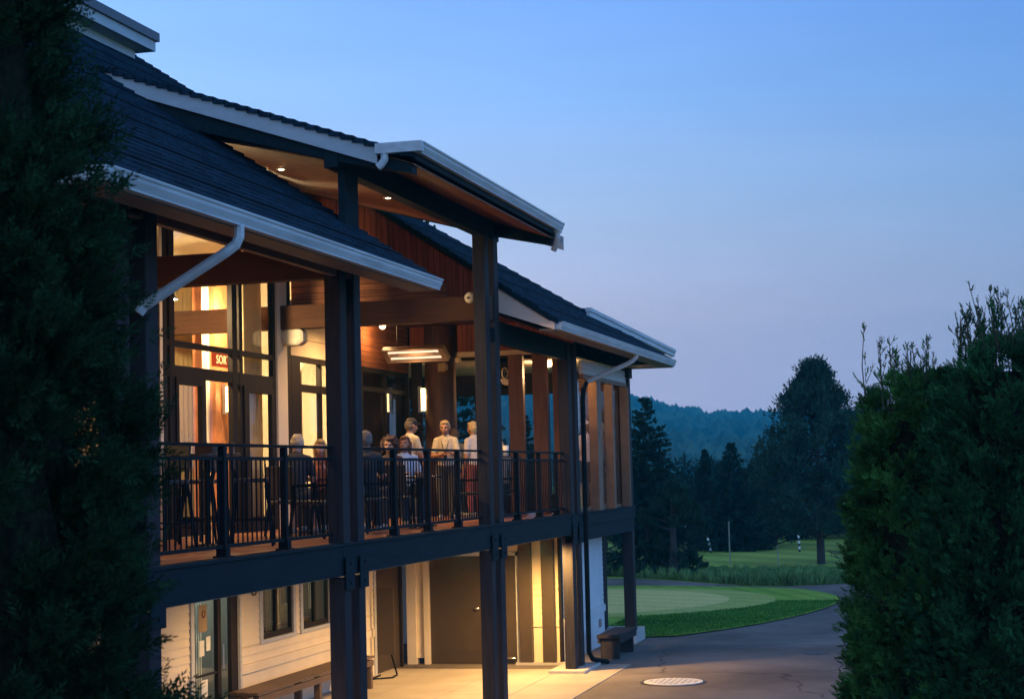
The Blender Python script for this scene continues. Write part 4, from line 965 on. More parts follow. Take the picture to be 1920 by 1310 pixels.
def person(loc, rz_, lab, pose='stand', H=1.72, shirt=(.7, .68, .6), pants=(.03, .03, .04), hair=(.5, .45, .38), style='short', hyaw=0, hpitch=0, cap_col=None, arms='down', sleeves='short', lean=0, skin=None, seat=.46, lanyard=False, shorts=False):
    """local frame: faces +X, feet at z=0"""
    t = thing('person', loc, lab, 'person', None, True, rz_)
    k = H / 1.75; sk = skin or skin_m
    b = MB(); sh = MB(); pn = MB(); hands = MB()
    sit = pose == 'sit'
    hip = np.array([0, 0, (seat + .10) if sit else .93 * k])
    up = np.array([math.sin(lean), 0, math.cos(lean)])
    chest = hip + up * .34 * k; neck = hip + up * .53 * k; sho = hip + up * .49 * k
    headb = neck + up * .06 * k + np.array([.01, 0, 0]); HR = rotz(hyaw) @ roty(hpitch)
    hc = headb + HR @ np.array([.02, 0, .105 * k])
    # torso
    b.ball(hip + up * .02, (.115, .16 * k, .12 * k)); cap(b, hip + up * .05, chest, .115 * k, .13 * k)
    b.ball(chest + up * .05, (.115 * k, .165 * k, .17 * k)); cap(b, neck - up * .06, headb + up * .05, .062 * k, .054 * k)
    # head: skull, face, jaw, nose, ears, brow
    b.ball(hc + HR @ np.array([-.012, 0, .02]), (.095 * k, .076 * k, .098 * k), 18, 12); b.ball(hc + HR @ np.array([.03, 0, -.035]), (.066 * k, .062 * k, .085 * k), 14, 10)
    b.ball(hc + HR @ np.array([.062, 0, -.092]), (.030 * k, .032 * k, .024 * k)); cap(b, hc + HR @ np.array([.092, 0, .012]), hc + HR @ np.array([.118, 0, -.030]), .011 * k, .017 * k)
    for s in (-1, 1):
        b.ball(hc + HR @ np.array([-.005, s * .078, -.01]), (.024 * k, .012 * k, .034 * k)); b.ball(hc + HR @ np.array([.078, s * .032, .03]), (.02 * k, .026 * k, .011 * k)); b.ball(hc + HR @ np.array([.062, s * .04, -.035]), (.026 * k, .024 * k, .028 * k))
    cap(b, hc + HR @ np.array([.094, -.018, -.062]), hc + HR @ np.array([.094, .018, -.062]), .010, .010)
    # shirt torso
    sh.ball(hip + up * .04, (.135, .178 * k, .10 * k)); cap(sh, hip + up * .04, chest, .135 * k, .15 * k); sh.ball(chest + up * .03, (.130 * k, .168 * k, .175 * k)); sh.ball(chest + up * .10, (.118 * k, .155 * k, .12 * k)); cap(sh, chest + up * .12 + np.array([-.045, 0, 0]), neck - up * .04 + np.array([-.035, 0, 0]), .085 * k, .05 * k); cap(sh, sho, neck - up * .0, .09 * k, .068 * k)
    for s in (-1, 1):
        S0 = sho + np.array([0, s * .158 * k, -.035])
        if arms == 'down': E0 = S0 + np.array([-.02, s * .055, -.29 * k]); Wd = E0 + np.array([.09, 0, -.25 * k])
        elif arms == 'table': E0 = S0 + np.array([.10, s * .06, -.26 * k]); Wd = E0 + np.array([.22, -s * .10, .03])
        elif arms == 'folded': E0 = S0 + np.array([.05, s * .07, -.27 * k]); Wd = E0 + np.array([.17, -s * .20, .05 + .03 * s])
        elif arms == 'chin':
            E0 = S0 + np.array([.14, s * .03, -.25 * k]); Wd = E0 + (np.array([.14, -s * .09, .20]) if s > 0 else np.array([.2, .10, .02]))
        elif arms == 'drink':
            E0 = S0 + np.array([.06, s * .05, -.27 * k]); Wd = E0 + (np.array([.21, -s * .05, .09]) if s > 0 else np.array([.1, 0, -.22]))
        cap(b, S0, E0, .050 * k, .042 * k); cap(b, E0, Wd, .042 * k, .029 * k); b.ball(S0, .058 * k)
        se = E0 if sleeves == 'long' else S0 + (E0 - S0) * .72
        cap(sh, S0, se, .064 * k, .056 * k); cap(sh, sho + np.array([0, 0, .0]), S0, .078 * k, .060 * k)
        if sleeves == 'long': cap(sh, E0, Wd - (Wd - E0) * .05, .056 * k, .042 * k)
        # hand: palm + five fingers
        dW = _n(Wd - E0); side = _n(np.cross(dW, [0, 0, 1.]) if abs(dW[2]) < .9 else np.array([0, 1., 0])); side = side if side[1] * s <= 0 or abs(dW[2]) > .9 else side
        if abs(dW[2]) > .9: side = np.array([1., 0, 0])
        nrm_ = _n(np.cross(side, dW)); pc_ = Wd + dW * .055
        b.ball(pc_, .026); hands.obox(pc_, dW * .042, side * .036, nrm_ * .012)
        for i, (o_, ln) in enumerate(((-.028, .062), (-.010, .072), (.009, .068), (.027, .052))):
            r0 = pc_ + dW * .038 + side * o_; m_ = r0 + dW * ln * .5; e_ = m_ + _n(dW + nrm_ * .8 * (-1)) * ln * .5
            hands.tube([r0, m_, e_], [.0085, .008, .0065], 6)
        th0 = pc_ - dW * .02 - side * .03; th1 = th0 - side * .03 + dW * .03; hands.tube([th0, th1, th1 + dW * .028], [.011, .009, .007], 6)
    # legs
    for s in (-1, 1):
        Hj = hip + np.array([0, s * .09 * k, -.02])
        if sit:
            K = Hj + np.array([.43 * k, s * .05, .0]); A = np.array([K[0] + .04, K[1] + s * .01, .09])
        else:
            K = Hj + np.array([.02, s * .015, -.42 * k]); A = np.array([K[0] - .03, K[1], .09])
        cap(b, Hj, K, .085 * k, .057 * k); cap(b, K, A, .055 * k, .036 * k); cap(b, A, A + np.array([.0, 0, -.03]), .037, .04)
        cap(b, A + np.array([-.03, 0, -.045]), A + np.array([.15, s * .015, -.055]), .038, .030)
        cap(pn, Hj, K if not shorts else Hj + (K - Hj) * .8, .105 * k, .08 * k)
        if not shorts: cap(pn, K, A + (K - A) * .05, .075 * k, .058 * k)
        shoe = MB(); cap(shoe, A + np.array([-.03, 0, -.045]), A + np.array([.16, s * .015, -.052]), .046, .038)
        vox(shoe, 'shoe', cloth('shoe leather', (.25, .24, .22) if s > 0 else (.25, .24, .22)), t, .012)
    pn.ball(hip + np.array([0, 0, -.02]), (.135, .175 * k, .115 * k))
    vox(b, 'body', sk, t, .011, hands)
    vox(sh, 'shirt', cloth('shirt cloth', shirt), t, .013); vox(pn, 'trousers', cloth('trouser cloth', pants), t, .014)
    hm = mat('hair', hair, .7, .3, 60, .4, stretch=(1, 1, 3))
    hb = MB()
    if style != 'bald':
        hb.ball(hc + HR @ np.array([-.024, 0, .030]), (.100 * k, .088 * k, .098 * k), 18, 12)
        hb.ball(hc + HR @ np.array([-.05, 0, -.02]), (.068 * k, .086 * k, .080 * k), 16, 10)
        hb.ball(hc + HR @ np.array([.035, .01, .082]), (.05 * k, .062 * k, .028 * k))
        rr = random.Random(int(abs(loc[0]) * 100))
        if style == 'long':
            for i in range(9):
                a = R(95 + i * 21); p0 = hc + HR @ np.array([.075 * math.cos(a) - .01, .08 * math.sin(a), .0]); cap(hb, p0, p0 + np.array([-.02, rr.uniform(-.01, .01), -.20 - rr.uniform(0, .05)]), .036, .024)
        if style == 'curly':
            for i in range(46):
                a = rr.uniform(R(60), R(300)); z = rr.uniform(-.12, .11); r_ = .105 if z < .05 else .075
                hb.ball(hc + HR @ np.array([r_ * math.cos(a) - .02, r_ * math.sin(a), z]), rr.uniform(.026, .04))
        if style == 'short':
            for i in range(26):
                a = rr.uniform(R(75), R(285)); z = rr.uniform(-.03, .11); r_ = .095 * math.sqrt(max(.1, 1 - (z / .125) ** 2))
                hb.ball(hc + HR @ np.array([r_ * math.cos(a) - .022, r_ * .86 * math.sin(a), z]), rr.uniform(.014, .022))
        vox(hb, 'hair', hm, t, .011, None, 1)
    if cap_col:
        cb = MB(); cb.ball(hc + HR @ np.array([-.012, 0, .055]), (.108 * k, .093 * k, .085 * k), 18, 12); cb.ball(hc + HR @ np.array([.11, 0, .045]), (.075, .07, .012))
        vox(cb, 'cap', cloth('cap cloth', cap_col), t, .012)
    eb = MB()
    for s in (-1, 1): eb.ball(hc + HR @ np.array([.082, s * .032, .012]), (.008, .011, .007), 8, 6)
    o = eb.build('eyes', mat('dark eye', (.03, .02, .015), .2), None, smooth=True); o.parent = t
    if lanyard:
        ly = MB(); fz = chest + np.array([.14, 0, 0]); ly.tube([neck + np.array([.04, .07, .0]), chest + np.array([.135, .05, .05]), chest + np.array([.15, 0, -.12])], .006, 6); ly.tube([neck + np.array([.04, -.07, .0]), chest + np.array([.135, -.05, .05]), chest + np.array([.15, 0, -.12])], .006, 6)
        ly.box(.15 + chest[0] - .005, .156 + chest[0], -.03, .03, chest[2] - .2, chest[2] - .12); o = ly.build('lanyard', chair_m, None); o.parent = t
    return t
person((7.75, 1.78, 0), R(8), 'white haired man in a dark shirt seated at the dining table, head bowed', 'sit', 1.72, (.03, .032, .04), (.10, .08, .06), (.50, .40, .29), 'short', 0, R(22), arms='folded', lean=.14, shorts=True, skin=skin_p)
person((9.75, 2.15, 0), R(185), 'blonde woman seated at the dining table facing the white haired man', 'sit', 1.64, (.25, .08, .05), (.05, .04, .04), (.46, .30, .12), 'long', R(10), R(10), arms='chin', lean=.15, skin=skin_p)
person((10.05, 1.18, 0), R(165), 'woman with dark curly hair seated by the railing, looking left', 'sit', 1.66, (.06, .03, .03), (.03, .03, .04), (.055, .020, .012), 'curly', R(20), R(10), arms='table', lean=.08)
person((11.35, 1.42, 0), R(215), 'long haired woman in a light blue top seated behind the railing', 'sit', 1.74, (.42, .55, .75), (.04, .05, .08), (.13, .055, .028), 'long', R(-30), 0, arms='table', lean=.05)
person((8.25, .95, 0), R(20), 'grey haired guest in dark clothes, mostly hidden by the double column', 'sit', 1.76, (.03, .03, .035), (.03, .03, .03), (.16, .13, .12), 'short', 0, 0, arms='table')
person((13.77, 2.11, 0), R(-30), 'man in a black cap and white collared shirt standing behind the diners', 'stand', 1.72, (.58, .52, .40), (.05, .05, .06), (.14, .11, .09), 'short', R(-10), R(8), (.02, .02, .025), 'drink', 'short')
person((14.67, 1.75, 0), R(190), 'man with grey blond hair, white shirt and lanyard standing, facing left', 'stand', 1.70, (.60, .52, .36), (.05, .045, .04), (.36, .26, .15), 'short', R(-5), R(12), arms='folded', lanyard=True)
person((16.6, 2.15, 0), R(20), 'guest in a dark cap and grey green shirt seen from behind', 'stand', 1.60, (.22, .21, .14), (.04, .04, .04), (.10, .08, .06), 'short', R(10), 0, (.05, .03, .02), 'down')
person((15.84, 1.58, 0), R(60), 'guest with pale blond hair and a white t-shirt, back to the camera', 'stand', 1.70, (.60, .58, .58), (.30, .08, .07), (.62, .48, .24), 'short', R(0), 0, arms='down')
person((16.25, 1.22, 0), R(30), 'pale haired guest seated low in the far bay, only the head above the railing', 'sit', 1.70, (.30, .25, .2), (.04, .04, .04), (.52, .40, .25), 'short', 0, R(5), arms='table')
person((20.3, .50, 0), R(30), 'person in a white cap and patterned white shirt standing at the corner room window', 'stand', 1.78, (.85, .66, .58), (.02, .022, .03), (.10, .06, .04), 'short', 0, 0, (.85, .82, .78), 'down', shorts=True)
person((22.05, .55, 0), R(150), 'blond person in a grey top behind the last window of the corner room', 'stand', 1.80, (.13, .14, .17), (.05, .05, .06), (.45, .32, .15), 'short', 0, 0, arms='down', skin=skin_p)

# ------------------------------------------------------------------ vegetation
def scatter_mesh(name, verts, faces4, m, parent, smooth=False):
    me = bpy.data.meshes.new(name); nv = len(verts); nf = len(faces4)
    me.vertices.add(nv); me.vertices.foreach_set('co', verts.astype(np.float32).ravel())
    me.loops.add(nf * 4); me.loops.foreach_set('vertex_index', faces4.astype(np.int32).ravel())
    me.polygons.add(nf); me.polygons.foreach_set('loop_start', np.arange(nf, dtype=np.int32) * 4); me.polygons.foreach_set('loop_total', np.full(nf, 4, np.int32))
    me.update(calc_edges=True); me.materials.append(m)
    o = bpy.data.objects.new(name, me); C.objects.link(o)
    if parent:
        o.parent = parent; o.matrix_parent_inverse = Matrix.Translation(parent.location).inverted()
    return o
def norm(a): return a / (np.linalg.norm(a, axis=1, keepdims=True) + 1e-9)
def leaves(c, d, n, ln, wd, rng):
    """one diamond leaf per row: centre base c, direction d, normal n"""
    s = norm(np.cross(d, n)); 
    v = np.stack([c, c + d * ln * .45 + s * wd * .5, c + d * ln, c + d * ln * .45 - s * wd * .5], 1)
    return v.reshape(-1, 3)
def sprays(base, out, rng, k=7, ln=.09, wd=.022, up=.5, spread=.9):
    """fan shaped sprays: base (N,3), out (N,3) outward directions"""
    N_ = len(base); up_v = np.array([0, 0, 1.])
    d0 = norm(out + up_v * up + rng.normal(0, .35, (N_, 3))); nn = norm(np.cross(d0, norm(rng.normal(0, 1, (N_, 3))))); side = norm(np.cross(d0, nn))
    L_ = []
    for i in range(k):
        f = (i / (k - 1) - .5) * 2
        dd = norm(d0 + side * f * spread * .6 + rng.normal(0, .08, (N_, 3))); b = base + d0 * (ln * .35 * (1 - abs(f)))[..., None] if False else base + d0 * ln * .5 * (1 - abs(f))
        l_ = ln * (1 - .35 * abs(f)) * rng.uniform(.7, 1.3, (N_, 1)); L_.append(leaves(b, dd, nn, l_, wd, rng))
    V = np.concatenate(L_, 0); F = np.arange(len(V)).reshape(-1, 4); return V, F
def feathers(base, out, rng, k=9, ln=.09, wd=.01, up=.35):
    """flat feathery sprays: short leaflets leaving a stem alternately left and right"""
    N_ = len(base); d0 = norm(out + np.array([0, 0, up]) + rng.normal(0, .38, (N_, 3))); nn = norm(np.cross(d0, norm(rng.normal(0, 1, (N_, 3))))); side = norm(np.cross(d0, nn)); L_ = []
    sz = rng.uniform(.6, 1.35, (N_, 1)) * ln
    for i in range(k):
        t_ = (i + .5) / k; sg = 1 if i % 2 else -1
        if i == k - 1: dd = d0; l_ = sz * .34
        else: dd = norm(d0 * .72 + side * sg * .66 + rng.normal(0, .10, (N_, 3))); l_ = sz * (.50 * (1 - .55 * t_)) * rng.uniform(.75, 1.2, (N_, 1))
        L_.append(leaves(base + d0 * sz * t_ * .9, dd, nn, l_, wd, rng))
    V = np.concatenate(L_, 0); return V, np.arange(len(V)).reshape(-1, 4)
def cedar(loc, H, Rmax, lab, seed, N_=16000, ln=.075, col=(.03, .075, .03), shoots=0, k=7, lump=.16, wd=.02, prof=None, core=True, group='dense cedars framing the view', zmin=0, mname='cedar foliage', tuft=.085, corek=.68):
    rng = np.random.default_rng(seed); t = thing('cedar_tree', loc, lab, 'tree', group); x0, y0, z0 = loc
    ph = rng.uniform(0, 6.28, 12); am = rng.uniform(.4, 1, 12)
    def rad(z, a):
        u = z / H; base = prof(u) if prof else (np.clip(1 - u, 0, 1) ** .55) * (.85 + .15 * np.minimum(u * 6, 1))
        l_ = sum(am[i] * np.sin(a * (i % 4 + 2) + ph[i] + z * (1.6 + .7 * i)) for i in range(12)) / 6
        return Rmax * base * (1 + lump * l_) + .02
    u = rng.uniform(zmin / H, 1, N_ * 2); keep = rng.uniform(0, 1, N_ * 2) < (.25 + (1 - u) ** .5); u = u[keep][:N_]
    z = u * H; a = rng.uniform(0, 2 * math.pi, len(z)); dep = np.clip(rng.exponential(.07, len(z)), 0, .5)
    nt_ = max(300, len(z) // 66); tu = z[:nt_]; ta = a[:nt_]; tr_ = rad(tu, ta) * (1 - dep[:nt_] * .8) * (1 + rng.normal(.02, tuft, nt_))
    tc_ = np.stack([x0 + tr_ * np.cos(ta), y0 + tr_ * np.sin(ta), z0 + tu], 1); to_ = norm(np.stack([np.cos(ta), np.sin(ta), .55 + rng.normal(0, .2, nt_)], 1))
    idx = rng.integers(0, nt_, len(z)); sg = Rmax * .072
    base = tc_[idx] + rng.normal(0, 1, (len(z), 3)) * sg * np.array([.7, .7, .9]) + to_[idx] * rng.normal(0, 1, (len(z), 1)) * sg * 1.1
    base[:, 2] = np.minimum(base[:, 2], z0 + H * 1.0 + rng.normal(0, .02, len(z)))
    out = norm(to_[idx] + (base - tc_[idx]) / sg * .35)
    V, F = feathers(base, out, rng, 9, ln, wd)
    m = leafmat(mname, col, .75, 5.5)
    scatter_mesh('crown', V, F, m, t)
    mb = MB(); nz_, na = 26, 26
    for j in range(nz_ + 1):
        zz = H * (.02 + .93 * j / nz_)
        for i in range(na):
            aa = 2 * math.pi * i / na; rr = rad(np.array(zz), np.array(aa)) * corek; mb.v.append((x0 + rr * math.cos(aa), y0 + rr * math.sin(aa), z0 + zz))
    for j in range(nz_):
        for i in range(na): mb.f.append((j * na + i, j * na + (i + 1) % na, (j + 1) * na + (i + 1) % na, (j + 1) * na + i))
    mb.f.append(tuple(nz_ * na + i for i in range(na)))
    if core: mb.build('inner_shade_core', leafmat(mname + ' inner shade', (.016, .019, .011), .6, 30), t, smooth=True)  # solid near-black core: the crown's inner shade is put into its colour
    mb = MB(); mb.tube([(x0, y0, z0), (x0 + .02, y0, z0 + H * .5), (x0, y0, z0 + H * .93)], [.12, .07, .02], 10)
    for i in range(14):
        aa = rng.uniform(0, 6.28); zz = rng.uniform(.15, .85) * H; rr = float(rad(np.array(zz), np.array(aa))) * .7
        mb.tube([(x0, y0, z0 + zz), (x0 + rr * math.cos(aa), y0 + rr * math.sin(aa), z0 + zz + rr * .6)], [.03, .008], 6)
    mb.build('trunk', mat('cedar bark', (.10, .06, .04), .9, .3, 8, .5), t)
    if shoots:
        mb = MB(); lv = []; ld = []
        for (sx, sy, hgt, z_) in shoots:
            for q in range(8):
                bx, by = sx + rng.normal(0, .12), sy + rng.normal(0, .10); tilt = rng.normal(0, .16, 2); h_ = hgt * rng.uniform(.35, 1.0)
                p0 = np.array([bx, by, z_ - .22]); p1 = p0 + np.array([tilt[0] * h_, tilt[1] * h_, h_ + .22]); pm = (p0 + p1) / 2 + rng.normal(0, .015, 3)
                mb.tube([p0, pm, p1], [.0055, .0042, .002], 5)
                for w in range(9):
                    f = rng.uniform(.2, .92); b_ = p0 * (1 - f) + p1 * f; dr = _n(np.array([rng.normal(0, .5), rng.normal(0, .5), .9])); e_ = b_ + dr * rng.uniform(.05, .17) * (1.2 - f)
                    mb.tube([b_, e_], [.0032, .0016], 4)
                    for e2 in range(3):
                        lv.append(b_ + (e_ - b_) * rng.uniform(.5, 1)); ld.append(_n(dr + rng.normal(0, .3, 3)))
        s_ = mb.build('top_shoots', mat('green brown shoots', (.05, .055, .03), .8, .2, 8), t)
        lv, ld = np.array(lv), np.array(ld); V, F = sprays(lv, ld, rng, 3, .03, .010, .6, .5); 
        scatter_mesh('shoot_leaves', V, F, m, t)
    return t
pL = CP + _n(np.array([ray(-100, 900)[0], ray(-100, 900)[1], 0])) * 6.5
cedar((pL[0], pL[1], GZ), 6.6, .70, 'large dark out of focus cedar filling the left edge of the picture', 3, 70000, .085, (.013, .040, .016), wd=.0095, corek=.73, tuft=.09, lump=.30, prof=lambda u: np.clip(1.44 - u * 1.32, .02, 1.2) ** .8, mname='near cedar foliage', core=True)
def plan(px, d): v = ray(px, 900); h = _n(np.array([v[0], v[1], 0])); p = CP + h * d; return p[0], p[1]
ax_, ay_ = plan(1735, 12.6); bx_, by_ = plan(1895, 12.2); 
sh1 = [(*plan(1690, 12.5), .36, 1.42), (*plan(1735, 12.6), .24, 1.42)]
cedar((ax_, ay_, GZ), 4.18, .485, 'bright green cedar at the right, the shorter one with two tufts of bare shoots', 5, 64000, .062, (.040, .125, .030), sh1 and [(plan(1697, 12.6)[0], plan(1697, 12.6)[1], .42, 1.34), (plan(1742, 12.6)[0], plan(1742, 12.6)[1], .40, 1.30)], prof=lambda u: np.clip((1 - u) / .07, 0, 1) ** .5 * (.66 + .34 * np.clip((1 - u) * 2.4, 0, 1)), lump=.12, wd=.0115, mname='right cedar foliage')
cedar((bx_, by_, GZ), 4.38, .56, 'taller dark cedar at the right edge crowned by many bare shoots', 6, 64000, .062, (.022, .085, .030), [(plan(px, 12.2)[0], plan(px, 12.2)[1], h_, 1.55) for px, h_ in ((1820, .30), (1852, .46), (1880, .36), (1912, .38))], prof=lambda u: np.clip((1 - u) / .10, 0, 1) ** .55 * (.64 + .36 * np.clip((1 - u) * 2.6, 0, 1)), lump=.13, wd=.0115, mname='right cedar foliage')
cx_, cy_ = plan(1800, 13.6)
cedar((cx_, cy_, GZ), 4.02, .55, 'cedar wedged between the two right cedars, only its top showing', 8, 16000, .075, (.030, .085, .030), prof=lambda u: np.clip((1 - u) / .12, 0, 1) ** .5, wd=.009, mname='right cedar foliage')
# conifers of the background
def spruce(px, py, H, Rb, lab, seed, dist=None, col=(.018, .045, .030), dens=1.0, rag=.25, name='spruce_tree', droop=-.25, low=.03, shape=.9):
    rng = np.random.default_rng(seed)
    if dist: x, y = plan(px, dist)
    else: x, y = G(px, py)
    t = thing(name, (x, y, GZ), lab, 'tree', 'conifers beyond the lawn'); B = []; O = []; mb = MB()
    mb.tube([(x, y, GZ), (x, y, GZ + H * .97)], [.03 * H * .6, .01], 8)
    z = low * H; 
    while z < H * .985:
        u = z / H; nb = int((9 if u < .8 else 6) * dens); R_ = Rb * (1 - u) ** shape + .02
        for b in range(nb):
            a = rng.uniform(0, 6.28); r_ = R_ * rng.uniform(1 - rag, 1 + rag * .5); dr = np.array([math.cos(a), math.sin(a), droop + .7 * u])
            tip = np.array([x, y, GZ + z]) + dr * r_; mb.tube([(x, y, GZ + z), tip], [.02, .006], 4)
            n_ = int(7 + r_ * 16); f = rng.uniform(.12, 1.0, n_) ** .8
            p = np.array([x, y, GZ + z]) + dr * r_ * f[:, None] + rng.normal(0, .02 + .04 * r_, (n_, 3)) * [1, 1, .5]; B.append(p); O.append(np.tile(dr, (n_, 1)) + rng.normal(0, .4, (n_, 3)))
        z += H * .028 * rng.uniform(.7, 1.3) 
    B = np.concatenate(B); O = norm(np.concatenate(O)); lnv = (.09 + .16 * (1 - (B[:, 2:3] - GZ) / H)); V, F = sprays(B, O, rng, 4, lnv, .07, .05, 1.2)
    scatter_mesh('crown', V, F, leafmat('spruce needles', col, .4, 1.2), t); mb.build('trunk', mat('grey bark', (.05, .04, .035), .9, .3, 5), t)
    return t
def clump_tree(px, py, H, Rb, lab, seed, col, dist=None, z_lo=.12, n_cl=150, name='pine_tree', top=.7, leaf=.16, tr=.16, kleaf=60, xo=0, group='conifers beyond the lawn'):
    rng = np.random.default_rng(seed)
    if dist: x, y = plan(px, dist)
    else: x, y = G(px, py)
    t = thing(name, (x, y, GZ), lab, 'tree', group); mb = MB(); mb.tube([(x, y, GZ), (x + .1, y, GZ + H * .55), (x, y, GZ + H * .95)], [tr, tr * .6, .02], 9)
    B = []; O = []
    for i in range(n_cl):
        u = rng.uniform(0, 1) ** .9; zz = H * (z_lo + (1 - z_lo) * u); prof = Rb * (math.sin(math.pi * min(1, (u * .70 + .30))) ** top * .98 + .06)
        a = rng.uniform(0, 6.28); r_ = prof * rng.uniform(.35, 1.02) ; c = np.array([x + r_ * math.cos(a), y + r_ * math.sin(a), GZ + zz])
        if i % 3 == 0: mb.tube([(x, y, GZ + zz - r_ * .3), c], [.05, .012], 5)
        q = rng.normal(0, 1, (kleaf, 3)); q = norm(q) * rng.uniform(.3, 1, (kleaf, 1)) * np.array([.42, .42, .36]) * (.7 + .6 * rng.uniform()) * (H / 7.5)
        B.append(c + q); O.append(norm(q + [0, 0, .25]))
    B = np.concatenate(B); O = np.concatenate(O); V, F = sprays(B, O, rng, 3, leaf, leaf * .36, .4, .9)
    scatter_mesh('crown', V, F, leafmat(name + ' needles', col, .45, 1.4), t); mb.build('trunk', mat('dark bark', (.045, .035, .03), .9, .3, 5), t)
    return t
spruce(1212, 1078, 6.25, 2.15, 'tall dark spruce with layered drooping boughs beside the building corner', 11, dist=62, rag=.35)
clump_tree(1258, 0, 3.0, 1.3, 'round dark bush growing at the foot of the tall spruce', 15, (.022, .05, .028), dist=60, z_lo=.03, n_cl=60, name='bush', kleaf=70, leaf=.14)
clump_tree(1540, 1057, 7.25, 2.6, 'broad dark pine standing in the meadow with its bare trunk foot showing', 12, (.028, .066, .044), z_lo=.17, n_cl=340, kleaf=56, top=1.15)
spruce(1323, 0, 4.5, 1.25, 'slender pointed spruce left in the far dark group', 13, dist=80, rag=.15, shape=1.1)
spruce(1372, 0, 4.75, 1.9, 'wider spruce with a tiered top right of the slender one', 14, dist=78, rag=.3)
clump_tree(1448, 0, 4.1, 1.9, 'dark rounded evergreen just left of the broad pine', 16, (.016, .036, .030), dist=82, z_lo=.05, n_cl=140, name='evergreen_tree')
clump_tree(1290, 0, 2.7, 1.5, 'low dark evergreen between the tall spruce and the slender one', 17, (.03, .06, .035), dist=84, z_lo=.03, n_cl=90, name='evergreen_tree')
clump_tree(1640, 0, 6.7, 1.7, 'dark evergreen rising behind the left edge of the right cedars', 18, (.020, .045, .034), dist=78, z_lo=.05, n_cl=150, name='evergreen_tree')
clump_tree(1618, 0, 5.2, 2.3, 'low dark evergreen behind the trunk of the broad pine', 19, (.018, .04, .030), dist=88, z_lo=.03, n_cl=110, name='evergreen_tree')
clump_tree(1130, 0, 6.0, 2.4, 'evergreen hidden behind the glazed corner room', 20, (.018, .04, .030), dist=80, z_lo=.03, n_cl=110, name='evergreen_tree')
spruce(985, 0, 6.0, 1.7, 'spruce seen through the glass of the corner room', 21, dist=70)
# tree top showing in the gap under the raised roof
spruce(806, 0, 11.35, 3.4, 'tall spruce behind the clubhouse, its twigs showing in the gap under the raised roof', 25, dist=52, rag=.45, droop=-.15, dens=.9)
# far-off wood band behind the meadow
rngF = np.random.default_rng(31); B = []; O = []
for i in range(520):
    px = rngF.uniform(1120, 1960); d_ = rngF.uniform(88, 112); x, y = plan(px, d_); h_ = rngF.uniform(1.5, 3.6); zz = rngF.uniform(0, h_)
    q = norm(rngF.normal(0, 1, (70, 3))) * rngF.uniform(.3, 1, (70, 1)) * [.9, .9, .7]; B.append(np.array([x, y, GZ + zz]) + q); O.append(norm(q + [0, 0, .3]))
B = np.concatenate(B); O = np.concatenate(O); V, F = sprays(B, O, rngF, 3, .34, .14, .3, 1.0)
w = scatter_mesh('far_wood', V, F, leafmat('far wood leaves', (.018, .040, .030)), None); tag(w, 'dark mass of undergrowth and trees at the far edge of the meadow', 'wood', kind='stuff')
# the wooded hill
mb = MB(); nx, ny = 220, 24; rngH = np.random.default_rng(40)
prof_px = [(-900, 800), (0, 740), (700, 700), (900, 715), (1100, 735), (1180, 742), (1215, 748), (1250, 762), (1300, 768), (1330, 776), (1400, 774), (1440, 777), (1500, 778), (1600, 776), (1750, 768), (1950, 760), (2300, 750), (3400, 800)]
pxs = np.linspace(-900, 3400, nx + 1); HD = 1100.
def crest(px):
    y = np.interp(px, [p[0] for p in prof_px], [p[1] for p in prof_px]); v = ray(px, y); h = math.hypot(v[0], v[1]); return v[2] / h
for j in range(ny + 1):
    f = j / ny
    for px in pxs:
        dist = HD * (.42 + .58 * f); zc = CP[2] + crest(px) * HD; x, y = plan(px, dist); prof_ = f ** 1.25
        mb.v.append((x, y, GZ - 1 + (zc - GZ - 5) * prof_ + 2.5 * math.sin(px * .013 + j * .6) * f * (1 - f) * 3))
for j in range(ny):
    for i in range(nx): mb.f.append((j * (nx + 1) + i, j * (nx + 1) + i + 1, (j + 1) * (nx + 1) + i + 1, (j + 1) * (nx + 1) + i))
hill_m = mat('wooded hill ground', (.035, .055, .035), .9, .3, .02)
o = mb.build('hill', hill_m, None, smooth=True); tag(o, kind='structure')
B = []; n_t = 15000
fr = rngH.uniform(0, 1, n_t) ** .8; px_ = rngH.uniform(900, 2050, n_t); fr[:2600] = rngH.uniform(.965, 1.0, 2600); px_[11500:] = rngH.uniform(-900, 3400, 3500)
V_ = []; F_ = []; ico = [(0, 0, 1), (.85, 0, .35), (.26, .81, .35), (-.69, .5, .35), (-.69, -.5, .35), (.26, -.81, .35), (.6, .3, -.5), (-.5, .4, -.5), (-.2, -.7, -.5)]
